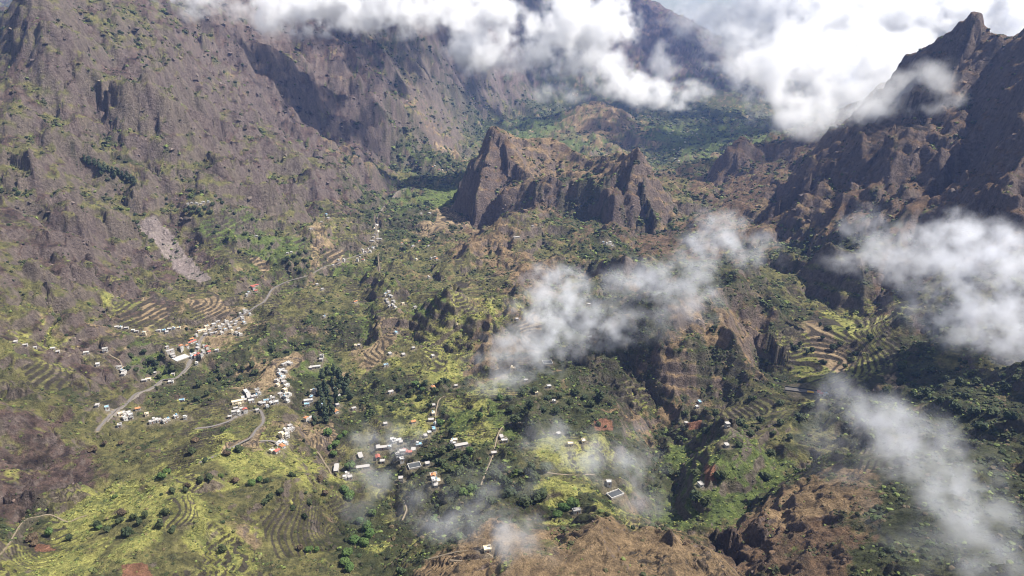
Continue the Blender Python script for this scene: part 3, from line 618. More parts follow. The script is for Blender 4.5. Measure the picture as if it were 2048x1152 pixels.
region(3, [(948,440),(950,400),(988,262),(1040,290),(1100,292),(1180,340),(1235,322),(1276,305),(1340,425),(1270,462),(1205,450),(1150,400),(1060,400)])
region(5, [(880,1152),(900,1080),(1040,1002),(1090,1060),(1190,1040),(1260,1090),(1355,1062),(1450,1150),(1450,1300),(880,1300)])
region(6, [(1470,1152),(1480,1080),(1560,990),(1640,955),(1750,900),(1860,960),(1900,1152),(1900,1300),(1470,1300)])
for k, nm in enumerate(['terrain', 'mountain', 'mountain', 'rocky_ridge', 'far_hills', 'hill', 'hill']): land(nm, REG == k)
# ------------------------------------------------------------------ roads and paths laid on their benches
TAR = plain_material('worn_asphalt', (.145, .13, .118), .8, 1.2, .4); DIRT = plain_material('trodden_earth', (.20, .16, .11), .8, 1.2, .5); STONE = plain_material('dry_stone', (.20, .175, .15), .5, 1.4, .9)
for nm, w, wd, v in WAYS:
    t_ = np.gradient(w[:, :2], axis=0); t_ /= np.linalg.norm(t_, axis=1)[:, None]+1e-9; nn = np.stack([-t_[:, 1], t_[:, 0]], -1); VV, FF = [], []
    for k in range(len(w)):
        for u_ in (-.5, -.17, .17, .5):
            x_, y_ = w[k, 0]+nn[k, 0]*wd*u_, w[k, 1]+nn[k, 1]*wd*u_
            VV.append((x_, y_, max(w[k, 2], float(ground(np.array(x_), np.array(y_))))+.25))
    for k in range(len(w)-1):
        for u_ in range(3): a_ = k*4+u_; FF.append((a_, a_+1, a_+5, a_+4))
    obj(nm, mesh_np(nm, VV, FF, [TAR if nm == 'road' else DIRT]), kind='structure')

# ------------------------------------------------------------------ scattered growth
def clump(name, seed, m, sub=2, squash=.8, rough=.35):
    bm = bmesh.new(); bmesh.ops.create_icosphere(bm, subdivisions=sub, radius=1)
    r = np.random.default_rng(seed)
    for v in bm.verts:
        k = 1+rough*(r.random()*2-1); v.co *= k; v.co.z = v.co.z*squash+.35
    me = bpy.data.meshes.new(name); bm.to_mesh(me); bm.free(); me.materials.append(m)
    return bpy.data.objects.new(name, me)
def tuft(name, seed, m, nb=9):
    r = np.random.default_rng(seed); V, F = [], []
    for i in range(nb):
        a = r.random()*6.28; l = .7+.5*r.random(); o = r.normal(0, .22, 2); w = .11+.08*r.random(); b = len(V)
        d = np.array((math.cos(a), math.sin(a))); s_ = np.array((-d[1], d[0]))*w
        p1 = o+d*.25*l; p2 = o+d*.75*l
        V += [(*(o-s_), 0), (*(o+s_), 0), (*(p1+s_*1.2), .75*l), (*(p1-s_*1.2), .75*l), (*p2, .8*l)]
        F += [(b, b+1, b+2), (b, b+2, b+3), (b+3, b+2, b+4)]
    return bpy.data.objects.new(name, mesh_np(name, V, F, [m]))
def scatter(name, pts, scl, rot, tint, variants):
    n = len(pts); me = bpy.data.meshes.new(name); me.vertices.add(n); me.vertices.foreach_set('co', np.asarray(pts, np.float32).ravel())
    for nm, ty, d in (('scl', 'FLOAT_VECTOR', scl), ('rot', 'FLOAT_VECTOR', rot), ('tint', 'FLOAT_COLOR', tint), ('vid', 'INT', RNG.integers(0, len(variants), n).astype(np.int32))):
        a = me.attributes.new(nm, ty, 'POINT'); a.data.foreach_set('color' if ty == 'FLOAT_COLOR' else 'vector' if 'VEC' in ty else 'value', np.ascontiguousarray(d, dtype=np.int32 if ty == 'INT' else np.float32).ravel())
    o = obj(name, me, kind='stuff')
    ng = bpy.data.node_groups.new(name, 'GeometryNodeTree')
    ng.interface.new_socket('Geometry', in_out='INPUT', socket_type='NodeSocketGeometry'); ng.interface.new_socket('Geometry', in_out='OUTPUT', socket_type='NodeSocketGeometry')
    G = lambda k: ng.nodes.new(k)
    i_, o_ = G('NodeGroupInput'), G('NodeGroupOutput'); ip = G('GeometryNodeInstanceOnPoints'); jn = G('GeometryNodeJoinGeometry')
    for v in variants[::-1]:
        oi = G('GeometryNodeObjectInfo'); oi.inputs['Object'].default_value = v; oi.inputs['As Instance'].default_value = True
        ng.links.new(oi.outputs['Geometry'], jn.inputs[0])
    def na(nm, ty):
        a = G('GeometryNodeInputNamedAttribute'); a.data_type = ty; a.inputs['Name'].default_value = nm; return a.outputs['Attribute']
    ng.links.new(i_.outputs[0], ip.inputs['Points']); ng.links.new(jn.outputs[0], ip.inputs['Instance']); ip.inputs['Pick Instance'].default_value = True
    ng.links.new(na('vid', 'INT'), ip.inputs['Instance Index']); ng.links.new(na('scl', 'FLOAT_VECTOR'), ip.inputs['Scale'])
    er = G('FunctionNodeEulerToRotation'); ng.links.new(na('rot', 'FLOAT_VECTOR'), er.inputs[0]); ng.links.new(er.outputs[0], ip.inputs['Rotation'])
    ng.links.new(ip.outputs[0], o_.inputs[0])
    md = o.modifiers.new('scatter', 'NODES'); md.node_group = ng
    return o
area = (RR*RR*dA*dL)
def sprinkle(dens, rmin, rmax):
    dens = dens*(1-PAD)
    return sprinkle_(dens, rmin, rmax)
def sprinkle_(dens, rmin, rmax):                      # dens per 100 m2 on the grid -> points
    lam = np.where((RR > rmin) & (RR < rmax), np.clip(dens, 0, 9)*area/100., 0)
    k = RNG.poisson(lam); idx = np.repeat(np.arange(lam.size), k.ravel()); i, j = idx//NA, idx % NA
    l = LR[i]+(RNG.random(len(i))-.5)*dL[i, 0]; a = AZ[0]+(j+RNG.random(len(i))-.5)*dA
    r = np.exp(l); return r*np.sin(a), r*np.cos(a), r, i, j
LEAF = leaf_material('leaf_and_stone')
fl = lambda n, lo, hi: lo+(hi-lo)*RNG.random(n)
clumping = np.clip(.35+2.2*fbm(X, Y, 1/26., 3, 1001), 0, 2.2)
thin = np.clip(900/RR, .12, 1.0)**1.3*np.where(RR > 2800, .55, 1)
x, y, r, i, j = sprinkle(BIN*clumping*thin*3.4, 300, 5200); n = len(x)
base = np.array((.027, .037, .015))[None]*np.ones((n, 1)); warm = RNG.random(n)[:, None]
base = np.where(warm < .22, np.array((.095, .120, .032)), np.where(warm > .88, np.array((.075, .055, .032)), base))*(fl(n, .5, 1.6)[:, None])
base = base*.8+C[i, j]*.2
sz = (.55+1.7*RNG.random(n)**2.5)*np.clip(r/1000, .85, 3.2)*np.clip(.75+.12*BIN[i, j], .75, 1.3)
scatter('shrubs', np.stack([x, y, ground(x, y)-.25*sz], -1), np.stack([sz*fl(n, .8, 1.3), sz*fl(n, .8, 1.3), sz*fl(n, .7, 1.15)], -1),
        np.stack([fl(n, -.2, .2), fl(n, -.2, .2), fl(n, 0, 6.28)], -1), np.concatenate([base, np.ones((n, 1))], -1), [clump('shrub', 50+k, LEAF, 1 if k % 2 else 2) for k in range(4)])
print('shrubs', n)
WOODS = np.clip(wk[..., 4]*.55+wk[..., 1]*.12+wk[..., 5]*.06+.06*wk[..., 6]+.5*hollow*(1-wk[..., 0])*(1-wk[..., 3]), 0, 1.2)*np.clip(.1+3.2*fbm(X, Y, 1/60., 4, 1101, .6), 0, 2)*(slope1 < 1.2)
for nm, w, wd, v in WAYS: WOODS *= 1-v
def rock_lump(name, seed, m):
    bm = bmesh.new(); bmesh.ops.create_icosphere(bm, subdivisions=1, radius=1); r = np.random.default_rng(seed); ax = Vector(r.normal(0, 1, 3)).normalized()
    for v in bm.verts: v.co *= 1+.4*(r.random()*2-1); v.co -= ax*.35*max(0, v.co.dot(ax)-.2)
    me = bpy.data.meshes.new(name); bm.to_mesh(me); bm.free(); me.materials.append(m); return bpy.data.objects.new(name, me)
bare = np.clip(wk[..., 0]*.9+wk[..., 2]*.7+.15*wk[..., 1]+.6*rock, 0, 1.2)*np.clip(.2+2.4*fbm(X, Y, 1/55., 4, 1201, .6), 0, 2)
x, y, r, i, j = sprinkle(bare*1.5*np.clip(900/RR, .1, 1)**1.4, 300, 4500); n = len(x)
tc = C[i, j]*fl(n, .45, 1.35)[:, None]; sz = (.7+2.6*RNG.random(n)**3)*np.clip(r/1000, .8, 3)
scatter('rocks', np.stack([x, y, ground(x, y)], -1), np.stack([sz*fl(n, .7, 1.5), sz*fl(n, .7, 1.5), sz*fl(n, .5, .9)], -1), np.stack([fl(n, -.4, .4), fl(n, -.4, .4), fl(n, 0, 6.28)], -1),
        np.concatenate([tc, np.ones((n, 1))], -1), [rock_lump('rock', 20+k, LEAF) for k in range(4)])
print('rocks', n)
cane = np.clip(wk[..., 6]*1.0+.45*wk[..., 5], 0, 1)*(1-rock)*(1-.9*riser)*(1-.5*terr)
x, y, r, i, j = sprinkle(cane*2.6*np.clip(700/RR, .1, 1)**1.5*1.6, 300, 2000); n = len(x)
tc = np.where(RNG.random((n, 1)) < .6, np.array((.255, .255, .076)), np.array((.155, .185, .054)))*fl(n, .7, 1.35)[:, None]
sz = fl(n, .8, 1.9)*np.clip(r/800, .8, 1.8)
scatter('sugar_cane', np.stack([x, y, ground(x, y)-.1], -1), np.stack([sz*1.2, sz*1.2, sz], -1), np.stack([fl(n, -.2, .2), fl(n, -.2, .2), fl(n, 0, 6.28)], -1),
        np.concatenate([tc, np.ones((n, 1))], -1), [tuft('cane_tuft', 80+k, LEAF) for k in range(3)])
print('cane', n, 'script %.1fs' % (time.time()-T0))

# ------------------------------------------------------------------ houses
PAINTS = dict(white=(.46, .44, .41), cream=(.66, .56, .40), grey=(.34, .32, .30), blue=(.20, .37, .50), orange=(.42, .19, .09), red=(.34, .11, .08), yellow=(.68, .42, .08), pale=(.46, .44, .41), concrete=(.31, .29, .27), rust=(.30, .16, .09), teal=(.30, .50, .52), dark=(.06, .065, .07), weathered=(.13, .12, .11))
PM = {k: plain_material('plaster_'+k if k not in ('rust', 'dark') else k+'_sheet', v, .82, 1.15, .7) for k, v in PAINTS.items()}
GLASS = plain_material('window_glass', (.03, .04, .05), .8, 1.2, 1, .2); WOOD = plain_material('door_wood', (.16, .08, .04))
MC = {}
def boxes(key, blist, m):                            # boxes (x0,x1,y0,y1,z0,z1) joined to one mesh, cached by key
    if (key, m.name) in MC: return MC[key, m.name]
    VV, FF = [], []
    for x0, x1, y0, y1, z0, z1 in blist:
        b = len(VV); VV += [(x0,y0,z0),(x1,y0,z0),(x1,y1,z0),(x0,y1,z0),(x0,y0,z1),(x1,y0,z1),(x1,y1,z1),(x0,y1,z1)]
        FF += [(b,b+3,b+2,b+1),(b+4,b+5,b+6,b+7),(b,b+1,b+5,b+4),(b+1,b+2,b+6,b+5),(b+2,b+3,b+7,b+6),(b+3,b,b+4,b+7)]
    MC[key, m.name] = me = mesh_np(str(key[0]), VV, FF, [m]); return me
def part(par, name, key, bl, m, loc=(0, 0, 0), **kw):
    o = obj(name, boxes((name,)+key, bl, m), par, **kw); o.location = loc; return o
def gable(w, d, h, m):
    k = ('tiled_roof', w, d, h)
    if (k, m.name) in MC: return MC[k, m.name]
    a, b, e = w/2+.4, d/2+.45, .18
    VV = [(-a,-b,0),(a,-b,0),(a,0,h),(-a,0,h),(-a,b,0),(a,b,0),(-a,-b,-e),(a,-b,-e),(a,0,h-e),(-a,0,h-e),(-a,b,-e),(a,b,-e)]
    FF = [(0,1,2,3),(3,2,5,4),(6,9,8,7),(9,10,11,8),(0,6,7,1),(4,5,11,10),(0,3,9,6),(3,4,10,9),(1,7,8,2),(2,8,11,5)]
    MC[k, m.name] = me = mesh_np('tiled_roof', VV, FF, [m]); return me
def gable_wall(w, d, h, rh, m):
    k = ('gabled_wall', w, d, h)
    if (k, m.name) in MC: return MC[k, m.name]
    a, b = w/2, d/2
    VV = [(-a,-b,-5),(a,-b,-5),(a,b,-5),(-a,b,-5),(-a,-b,h),(a,-b,h),(a,b,h),(-a,b,h),(-a,0,h+rh-.25),(a,0,h+rh-.25)]
    me = mesh_np('wall', VV, [(0,1,5),(0,5,4),(2,3,7),(2,7,6),(1,2,6),(1,6,5),(3,0,4),(3,4,7),(5,6,9),(7,4,8)], [m]); MC[k, m.name] = me; return me
def house(par, w, d, st, wall, roof, kind, detail, r):
    h = 3.0*st
    if kind == 'tile':
        obj('wall', gable_wall(w, d, h, d*.24, PM[wall]), par); rf = obj('roof', gable(w, d, d*.24, PM[roof]), par); rf.location = (0, 0, h+.05)
        if detail: part(rf, 'chimney', (1,), [(-.3, .3, -.3, .3, -.2, 1.5)], PM['white'], (w*.28, d*.12, d*.12))
    else:
        part(par, 'wall', (w, d, st), [(-w/2, w/2, -d/2, d/2, -5, h)], PM[wall])
        rf = part(par, 'roof', (w, d), [(-w/2-.25, w/2+.25, -d/2-.25, d/2+.25, 0, .22)], PM[roof], (0, 0, h+.002))
        if kind == 'flat' and detail:
            part(rf, 'parapet', (w, d), [(-w/2-.2, w/2+.2, -d/2-.2, -d/2, .225, .85), (-w/2-.2, w/2+.2, d/2, d/2+.2, .225, .85), (-w/2-.2, -w/2, -d/2+.003, d/2-.003, .225, .85), (w/2, w/2+.2, -d/2+.003, d/2-.003, .225, .85)], PM[wall])
            if r.random() < .45: part(rf, 'water_tank', (1,), [(-.7, .7, -.7, .7, .225, 1.6)], PM[r.choice(['blue', 'grey', 'concrete'])], (w*.25*r.choice([-1, 1]), d*.2, 0))
            elif r.random() < .5: part(rf, 'stair_cabin', (1,), [(-1.3, 1.3, -1.6, 1.6, .225, 2.5)], PM[wall], (-w*.2, d*.15, 0))
        if kind == 'unfinished' and detail:
            for a in (-1, 1):
                for b in (-1, 1): part(rf, 'column', (1,), [(-.16, .16, -.16, .16, .225, 1.3)], PM['concrete'], (a*(w/2-.3), b*(d/2-.3), 0))
    if not detail: return
    dr = part(par, 'door', (1,), [(-.55, .55, -.06, 0, 0, 2.1)], WOOD, (0, -d/2, .05))
    for f in range(st):
        for sx in (-.3, .3):
            wi = part(par, 'window', (1,), [(-.6, .6, -.07, 0, 0, 1.2)], PM['pale'], (sx*w, -d/2, 1.0+3*f)); part(wi, 'pane', (1,), [(-.45, .45, -.03, 0, .15, 1.05)], GLASS, (0, -.07, 0))
        for sx in (-1, 1):
            wi = part(par, 'window', (2,), [(0, .07, -.6, .6, 0, 1.2)], PM['pale'], (sx*w/2-(.07 if sx < 0 else 0), d*.15, 1.0+3*f)); part(wi, 'pane', (2,), [(0, .03, -.45, .45, .15, 1.05)], GLASS, (.07 if sx > 0 else -.03, 0, 0))
    if st > 1: part(par, 'balcony', (w,), [(-w*.35, w*.35, -1.1, -.003, 0, .15), (-w*.35, w*.35, -1.1, -1.0, .153, 1.0)], PM['pale'], (0, -d/2, 3.0))
ORD = 'first second third fourth fifth sixth seventh eighth ninth tenth eleventh twelfth thirteenth fourteenth fifteenth sixteenth seventeenth eighteenth nineteenth twentieth'.split()
def nth(k): return ORD[k] if k < 20 else 'twenty-'+ORD[k-20]
HN = {'w': 'white flat-roofed', 'g': 'grey-block', 'c': 'cream flat-roofed', 'o': 'orange-roofed', 'r': 'red-roofed', 'b': 'blue-roofed'}
HOUSES = []
SEEN = {}
for place, ang, px, lk, g in HSPOTS:
    if True:
        seen = SEEN.setdefault(place, {})
        w = HR.choice([4.6, 5.6, 7.0]); d = HR.choice([4.0, 4.8]); st = 2 if '2' in lk else 1; c = lk[0]
        if c == 'w':
            q_ = HR.random(); c = 'g' if q_ < .20 else 'c' if q_ < .28 else 'w'
        if 'L' in lk: w, d = HR.choice([12.0, 15.0]), 5.0
        rr = math.hypot(g[0], g[1]); fargo = rr > 1900
        if fargo: w += 2
        wall = dict(w='white', g='concrete', c='cream', o='white', r='white', b='white')[c]; roof = dict(w=HR.choice(['white', 'pale', 'pale', 'concrete']), g='grey', c='cream', o='orange', r='red', b='blue')[c]
        kind = 'tile' if c in 'or' else 'unfinished' if c == 'g' else 'flat'
        lk_ = ('long ' if 'L' in lk else 'two-storey ' if st == 2 else 'small ')+HN[c]; k = seen[lk_] = seen.get(lk_, 0)+1
        zs = [float(ground(np.array(g[0]+u*w*.4), np.array(g[1]+v*d*.4))) for u in (-1, 1) for v in (-1, 1)]
        rz = math.radians(ang+HR.choice([0, 0, 90])+HR.uniform(-9, 9))
        root = thing('house', '', 'house', (g[0], g[1], .3*max(zs)+.7*sum(zs)/4), rz, 'houses of '+place)
        HOUSES.append((root, seen, lk_, k, place))
        house(root, w, d, st, wall, roof, kind, not fargo, HR)
for root, seen, lk_, k, place in HOUSES:
    root['label'] = (nth(k-1)+' '+lk_+' house from the left in ' if seen[lk_] > 1 else 'the only '+lk_+' house in ')+place
print('houses', len(HOUSES))

# ------------------------------------------------------------------ other built things
def placed(name, label, cat, px, py, rz=0, group=None, dz=0):
    g = pick(px, py); return thing(name, label, cat, (g[0], g[1], g[2]+dz), math.radians(rz), group)
c = placed('sports_court', 'pale concrete court with a high dark retaining wall beside the village street', 'court', 362, 716, 52, None, -.5)
part(c, 'slab', (1,), [(-11, 11, -8, 8, -6, 1.2)], PM['grey']); part(c, 'playing_surface', (1,), [(-10.4, 10.4, -7.4, 7.4, 0, .05)], PM['pale'], (0, 0, 1.205))
for a in (-1, 1):
    part(c, 'side_wall', (1,), [(-11, 11, -.15, .15, 0, .6)], PM['grey'], (0, a*7.7, 1.205)); gl_ = part(c, 'goal', (1,), [(-.08, .08, -1.6, -1.45, 0, 2.2), (-.08, .08, 1.45, 1.6, 0, 2.2), (-.08, .08, -1.6, 1.6, 2.203, 2.35)], PM['white'], (a*9.6, 0, 1.26))
p = placed('walled_platform', 'long dark walled concrete platform with yellow tarpaulin above the gully', 'platform', 1610, 783, -18)
part(p, 'slab', (2,), [(-26, 26, -6, 6, -7, .6)], PM['weathered']); 
for a in (-1, 1): part(p, 'parapet', (2,), [(-26, 26, -.25, .25, 0, 1.3)], PM['dark'] if a > 0 else PM['weathered'], (0, a*5.7, .603))
part(p, 'tarpaulin', (1,), [(-4.5, 4.5, -2.2, 2.2, 0, .5), (-3.5, 3.5, -1.6, 1.6, .503, 1.2)], PM['yellow'], (7, -1, .603)); part(p, 'hut', (1,), [(-2.2, 2.2, -1.8, 1.8, 0, 2.6)], PM['red'], (18, 1.5, .603))
for lab, px, py, w, d, rz in (('open dark water tank with white rim on the plateau edge', 829, 933, 14, 10, 20), ('square dark water tank with pale rim in the misty gully', 1095, 726, 14, 12, 8), ('dark water tank at the right end of the yellow plateau field', 1230, 990, 15, 9, 30)):
    k = placed('water_tank', lab, 'water tank', px, py, rz, 'irrigation tanks', .3)
    part(k, 'basin', (w, d), [(-w/2, w/2, -d/2, d/2, -4, 1.0)], PM['concrete']); part(k, 'water', (w, d), [(-w/2+.6, w/2-.6, -d/2+.6, d/2-.6, 0, .02)], PM['dark'], (0, 0, 1.003))
    part(k, 'rim', (w, d), [(-w/2, w/2, -d/2, -d/2+.5, 0, .9), (-w/2, w/2, d/2-.5, d/2, 0, .9), (-w/2, -w/2+.5, -d/2+.503, d/2-.503, 0, .9), (w/2-.5, w/2, -d/2+.503, d/2-.503, 0, .9)], PM['pale'], (0, 0, 1.003))
# stone walls that hold the main road on the slope
for lab, lo, hi in (('dark dry stone wall under the main road below the village', .28, .52), ('dark dry stone wall under the lower bend of the main road', .04, .22)):
    nm, w, wd, v = WAYS[0]; w = w[int(len(w)*lo):int(len(w)*hi)]; t_ = np.gradient(w[:, :2], axis=0); t_ /= np.linalg.norm(t_, axis=1)[:, None]; nn = np.stack([t_[:, 1], -t_[:, 0]], -1)
    VV = [(*(w[k, :2]+nn[k]*o_), w[k, 2]+z_) for k in range(len(w)) for o_, z_ in ((3.4, .9), (3.9, .9), (5.2, -7), (3.4, -7))]; FF = [(k*4+i_, k*4+(i_+1) % 4, k*4+4+(i_+1) % 4, k*4+4+i_) for k in range(len(w)-1) for i_ in range(4)]
    o = obj('retaining_wall', mesh_np('retaining_wall', VV, FF, [STONE])); o['label'] = lab; o['category'] = 'wall'

# ------------------------------------------------------------------ trees
BARK = plain_material('bark', (.12, .09, .065))
def crown_mat(name, a, b):
    m, t, N = mat(name); g = N('NewGeometry'); n = N('TexNoise', _Scale=.9, _Detail=3.0); t.links.new(g.outputs['Position'], n.inputs['Vector']); oi = N('ObjectInfo')
    mx = N('MixRGB'); mx.inputs[1].default_value = (*a, 1); mx.inputs[2].default_value = (*b, 1); t.links.new(oi.outputs['Random'], mx.inputs[0])
    out_surface(t, vary(t, mx.outputs[0], n.outputs[0], .45, 1.55), .75); return m
CM = dict(dark=crown_mat('dark_leaves', (.030, .042, .020), (.050, .060, .024)), bright=crown_mat('bright_leaves', (.042, .074, .020), (.062, .092, .026)), brown=crown_mat('brown_leaves', (.060, .045, .030), (.085, .060, .036)), tall=crown_mat('grey_green_leaves', (.035, .050, .028), (.055, .068, .036)))
def crown(kind, seed):
    r = np.random.default_rng(seed); bm = bmesh.new(); nb = 9
    for k in range(nb):
        a, e = r.random()*6.28, r.random()
        if kind == 'tall': c_ = (math.cos(a)*.16, math.sin(a)*.16, .35+.75*k/nb*1.2); s_ = .24*(1.15-k/nb*.6)
        else: c_ = (math.cos(a)*.30*math.sqrt(e), math.sin(a)*.30*math.sqrt(e), .42+.32*r.random()*(1-e*.5)); s_ = .20+.10*r.random()
        q = bmesh.ops.create_icosphere(bm, subdivisions=2, radius=1)['verts']
        for v in q: v.co = Vector(c_)+v.co*s_*(1+.30*(r.random()*2-1))*(1 if kind != 'tall' else 1.0)
    fs = list(bm.verts)
    for k in range(260):                             # leaf sprays standing out of the surface
        v = fs[int(r.integers(len(fs)))]; d = Vector(r.normal(0, 1, 3)).normalized(); u_ = d.cross(Vector((.3, .5, .8))).normalized(); z = .045+.04*r.random(); c_ = v.co+d*.03
        bm.faces.new([bm.verts.new(c_+u_*z), bm.verts.new(c_+d*z*1.3), bm.verts.new(c_-u_*z), bm.verts.new(c_-d*z*.6)])
    me = bpy.data.meshes.new('crown'); bm.to_mesh(me); bm.free(); me.materials.append(CM[kind]); return me
CROWN = {k: [crown(k, 300+i*7+len(k)) for i in range(3)] for k in CM}
bm = bmesh.new(); bmesh.ops.create_cone(bm, cap_ends=True, segments=7, radius1=.055, radius2=.028, depth=.55, matrix=Matrix.Translation((0, 0, .2)))
for a in (0, 2.1, 4.2): bmesh.ops.create_cone(bm, cap_ends=False, segments=5, radius1=.026, radius2=.012, depth=.3, matrix=Matrix.Translation((math.cos(a)*.1, math.sin(a)*.1, .5)) @ Matrix.Rotation(a, 4, 'Z') @ Matrix.Rotation(.75, 4, 'Y'))
TRUNK = bpy.data.meshes.new('trunk'); bm.to_mesh(TRUNK); bm.free(); TRUNK.materials.append(BARK)
TR = random.Random(9); PROTO = {}
def tree(pos, size, kind, label, group):
    rt = thing('tree', label, 'tree', pos, TR.uniform(0, 6.28), group); rt.scale = (size*TR.uniform(.75, 1.25), size*TR.uniform(.75, 1.2), size*(TR.uniform(.7, 1.1) if kind != 'tall' else 1.25))
    k_ = (kind, TR.randrange(3))
    if k_ not in PROTO: PROTO[k_] = (bpy.data.objects.new('trunk', TRUNK), bpy.data.objects.new('crown', CROWN[kind][k_[1]]))
    for o in PROTO[k_]: c_ = o.copy(); COL.objects.link(c_); c_.parent = rt
TREES = [   # place words, kind, size range, spots
 ('dark round tree in the green field by the white court', 'dark', 8, 11, [(272,742),(287,705),(300,724),(310,732),(312,738),(325,715),(290,732),(262,716),(333,748),(345,742),(318,757),(255,740),(302,748)]),
 ('dark bushy tree on the green upper field', 'dark', 8, 11, [(430,467),(437,455),(455,480),(490,470),(498,482),(520,478),(540,498),(545,490),(505,440),(470,430),(480,505),(610,482)]),
 ('dark tree in the grove around the upper hamlet', 'dark', 9, 13, [(372,425),(385,428),(398,425),(410,418),(425,412),(432,395),(440,402),(420,428),(404,432),(445,408),(378,418),(390,418)]),
 ('dark tree in the round grove beside the green field', 'dark', 9, 13, [(575,520),(588,515),(600,510),(612,508),(595,528),(580,532),(608,525),(622,520),(590,540),(570,525),(600,545),(617,535)]),
 ('tall eucalyptus in the dark grove beside the tan spur', 'tall', 9, 13, [(645,760),(655,752),(668,750),(680,760),(650,778),(665,772),(678,778),(640,790),(655,795),(672,792),(645,808),(660,812),(675,808),(650,828),(665,830),(684,770),(690,790),(638,820),(700,800),(630,850),(695,770),(650,845)]),
 ('conifer in the thin dark line on the left slope', 'tall', 10, 15, [(170,325),(180,330),(190,333),(200,338),(210,341),(218,345),(226,348),(236,352),(246,358),(255,362),(262,366),(205,350),(230,358),(270,370)]),
 ('dark tree scattered over the yellow cane hill', 'dark', 6, 9, [(195,1055),(215,1062),(240,1045),(268,1040),(280,1050),(330,1030),(345,1065),(255,1072),(320,1055),(140,1080),(385,905),(455,905),(480,905),(620,1010),(560,985),(540,1000),(530,1010),(445,1103),(290,1035),(410,925),(420,960),(400,965),(345,985),(370,985)]),
 ('bright green tree on the yellow cane hill', 'bright', 6, 9, [(197,1058),(100,1072),(325,958),(320,955),(335,948),(618,1102),(634,1104),(505,970),(520,962)]),
 ('brown leafless-looking tree on the near left slopes', 'brown', 6, 9, [(66,1083),(68,1092),(375,977),(245,1030),(180,905),(190,903),(210,890),(382,905),(242,890),(455,910),(640,965),(650,990),(390,887),(470,965),(600,1100)]),
 ('leafy tree along the stream gully', 'bright', 8, 12, [(690,985),(700,1000),(720,1045),(735,1060),(710,1085),(745,1030),(695,1110),(730,1090),(672,895),(680,880),(690,870),(668,912),(660,900),(700,940),(655,870),(690,1130),(700,1145),(740,1075)]),
 ('dark tree in the wooded gully below the village', 'dark', 8, 12, [(400,775),(420,765),(440,757),(462,750),(485,742),(505,735),(530,728),(555,715),(575,705),(600,700),(415,790),(450,772),(480,760),(510,750),(395,800),(545,702),(590,692),(620,690)]),
 ('dark tree on the bushy middle slope', 'dark', 8, 12, [(850,770),(870,785),(890,765),(840,800),(860,815),(820,790),(800,780),(885,910),(900,900),(915,915),(930,925),(880,930),(900,945),(920,950),(860,920),(895,970),(910,985),(790,760),(905,870),(940,935)]),
 ('dark tree on the wooded middle plateau', 'dark', 9, 13, [(1020,800),(1045,790),(1070,785),(1095,800),(1120,795),(1140,810),(1020,825),(1060,815),(1085,825),(1110,830),(1150,790),(1170,800),(1180,815),(1030,845),(1200,800),(990,960),(1010,970),(1040,980),(1070,960),(1060,950),(1090,940),(1020,990),(980,1010),(1050,1010),(960,1000),(1080,1000)]),
 ('bright green tree among dark bushes of the plateau', 'bright', 8, 11, [(985,830),(960,835),(940,905),(928,990),(945,985),(1000,800),(830,770),(845,785),(905,845),(1130,1020),(1145,1015),(1115,1035),(880,850),(870,1045)]),
 ('dark tree in the shaded right-hand gully', 'dark', 8, 12, [(1370,830),(1390,840),(1410,870),(1430,830),(1480,850),(1520,845),(1545,870),(1560,850),(1500,870),(1540,910),(1600,840),(1580,880),(1360,880),(1390,1000),(1410,1010),(1340,950),(1530,960),(1500,800),(1560,810),(1620,815),(1440,960),(1390,950)]),
 ('dark round tree among the right-hand terraces', 'dark', 7, 11, [(1640,652),(1655,660),(1645,678),(1615,708),(1625,703),(1645,728),(1690,735),(1700,725),(1680,690),(1711,712),(1590,700),(1600,690),(1665,700),(1720,655),(1740,680),(1760,700),(1695,660)]),
 ('tree on the bushy right-hand slope', 'dark', 9, 13, [(1800,740),(1830,755),(1860,745),(1890,760),(1920,775),(1950,770),(1980,790),(2010,785),(1850,790),(1880,805),(1910,820),(1945,830),(1985,830),(2020,840),(1800,770),(1770,790),(1830,800),(1960,860),(1900,860),(1930,800),(2030,760)]),
]
nt_ = 0
for lab, kd, s0, s1, spots in TREES:
    sp = [(p, pick(*p)) for p in sorted(spots)]; sp = [q for q in sp if q[1] is not None]
    for k, (p, g) in enumerate(sp):
        tree((g[0], g[1], g[2]-.3), TR.uniform(s0, s1), kd, lab+', '+nth(k)+' from the left', lab.split(' ')[0]+' trees: '+' '.join(lab.split(' ')[-4:])); nt_ += 1
x, y, r, i, j = sprinkle(WOODS*.62*np.clip(1000/RR, .2, 1), 380, 4200); n = len(x)
tc = np.array((.030, .041, .017))*fl(n, .55, 1.5)[:, None]; tc = np.where(RNG.random((n, 1)) < .15, np.array((.060, .085, .024)), tc); sz = (3.2+4.5*RNG.random(n)**1.8)*np.clip(r/1300, .9, 2)
WL = []
for k in range(3):
    me = CROWN['dark'][k].copy(); me.materials[0] = LEAF; WL.append(bpy.data.objects.new('wood_crown', me))
scatter('woodland', np.stack([x, y, ground(x, y)-.2*sz], -1), np.stack([sz*fl(n, .8, 1.3), sz*fl(n, .8, 1.3), sz*fl(n, .7, 1.1)], -1), np.stack([fl(n, -.15, .15), fl(n, -.15, .15), fl(n, 0, 6.28)], -1), np.concatenate([tc, np.ones((n, 1))], -1), WL)
print('woods', n)
print('trees', nt_)

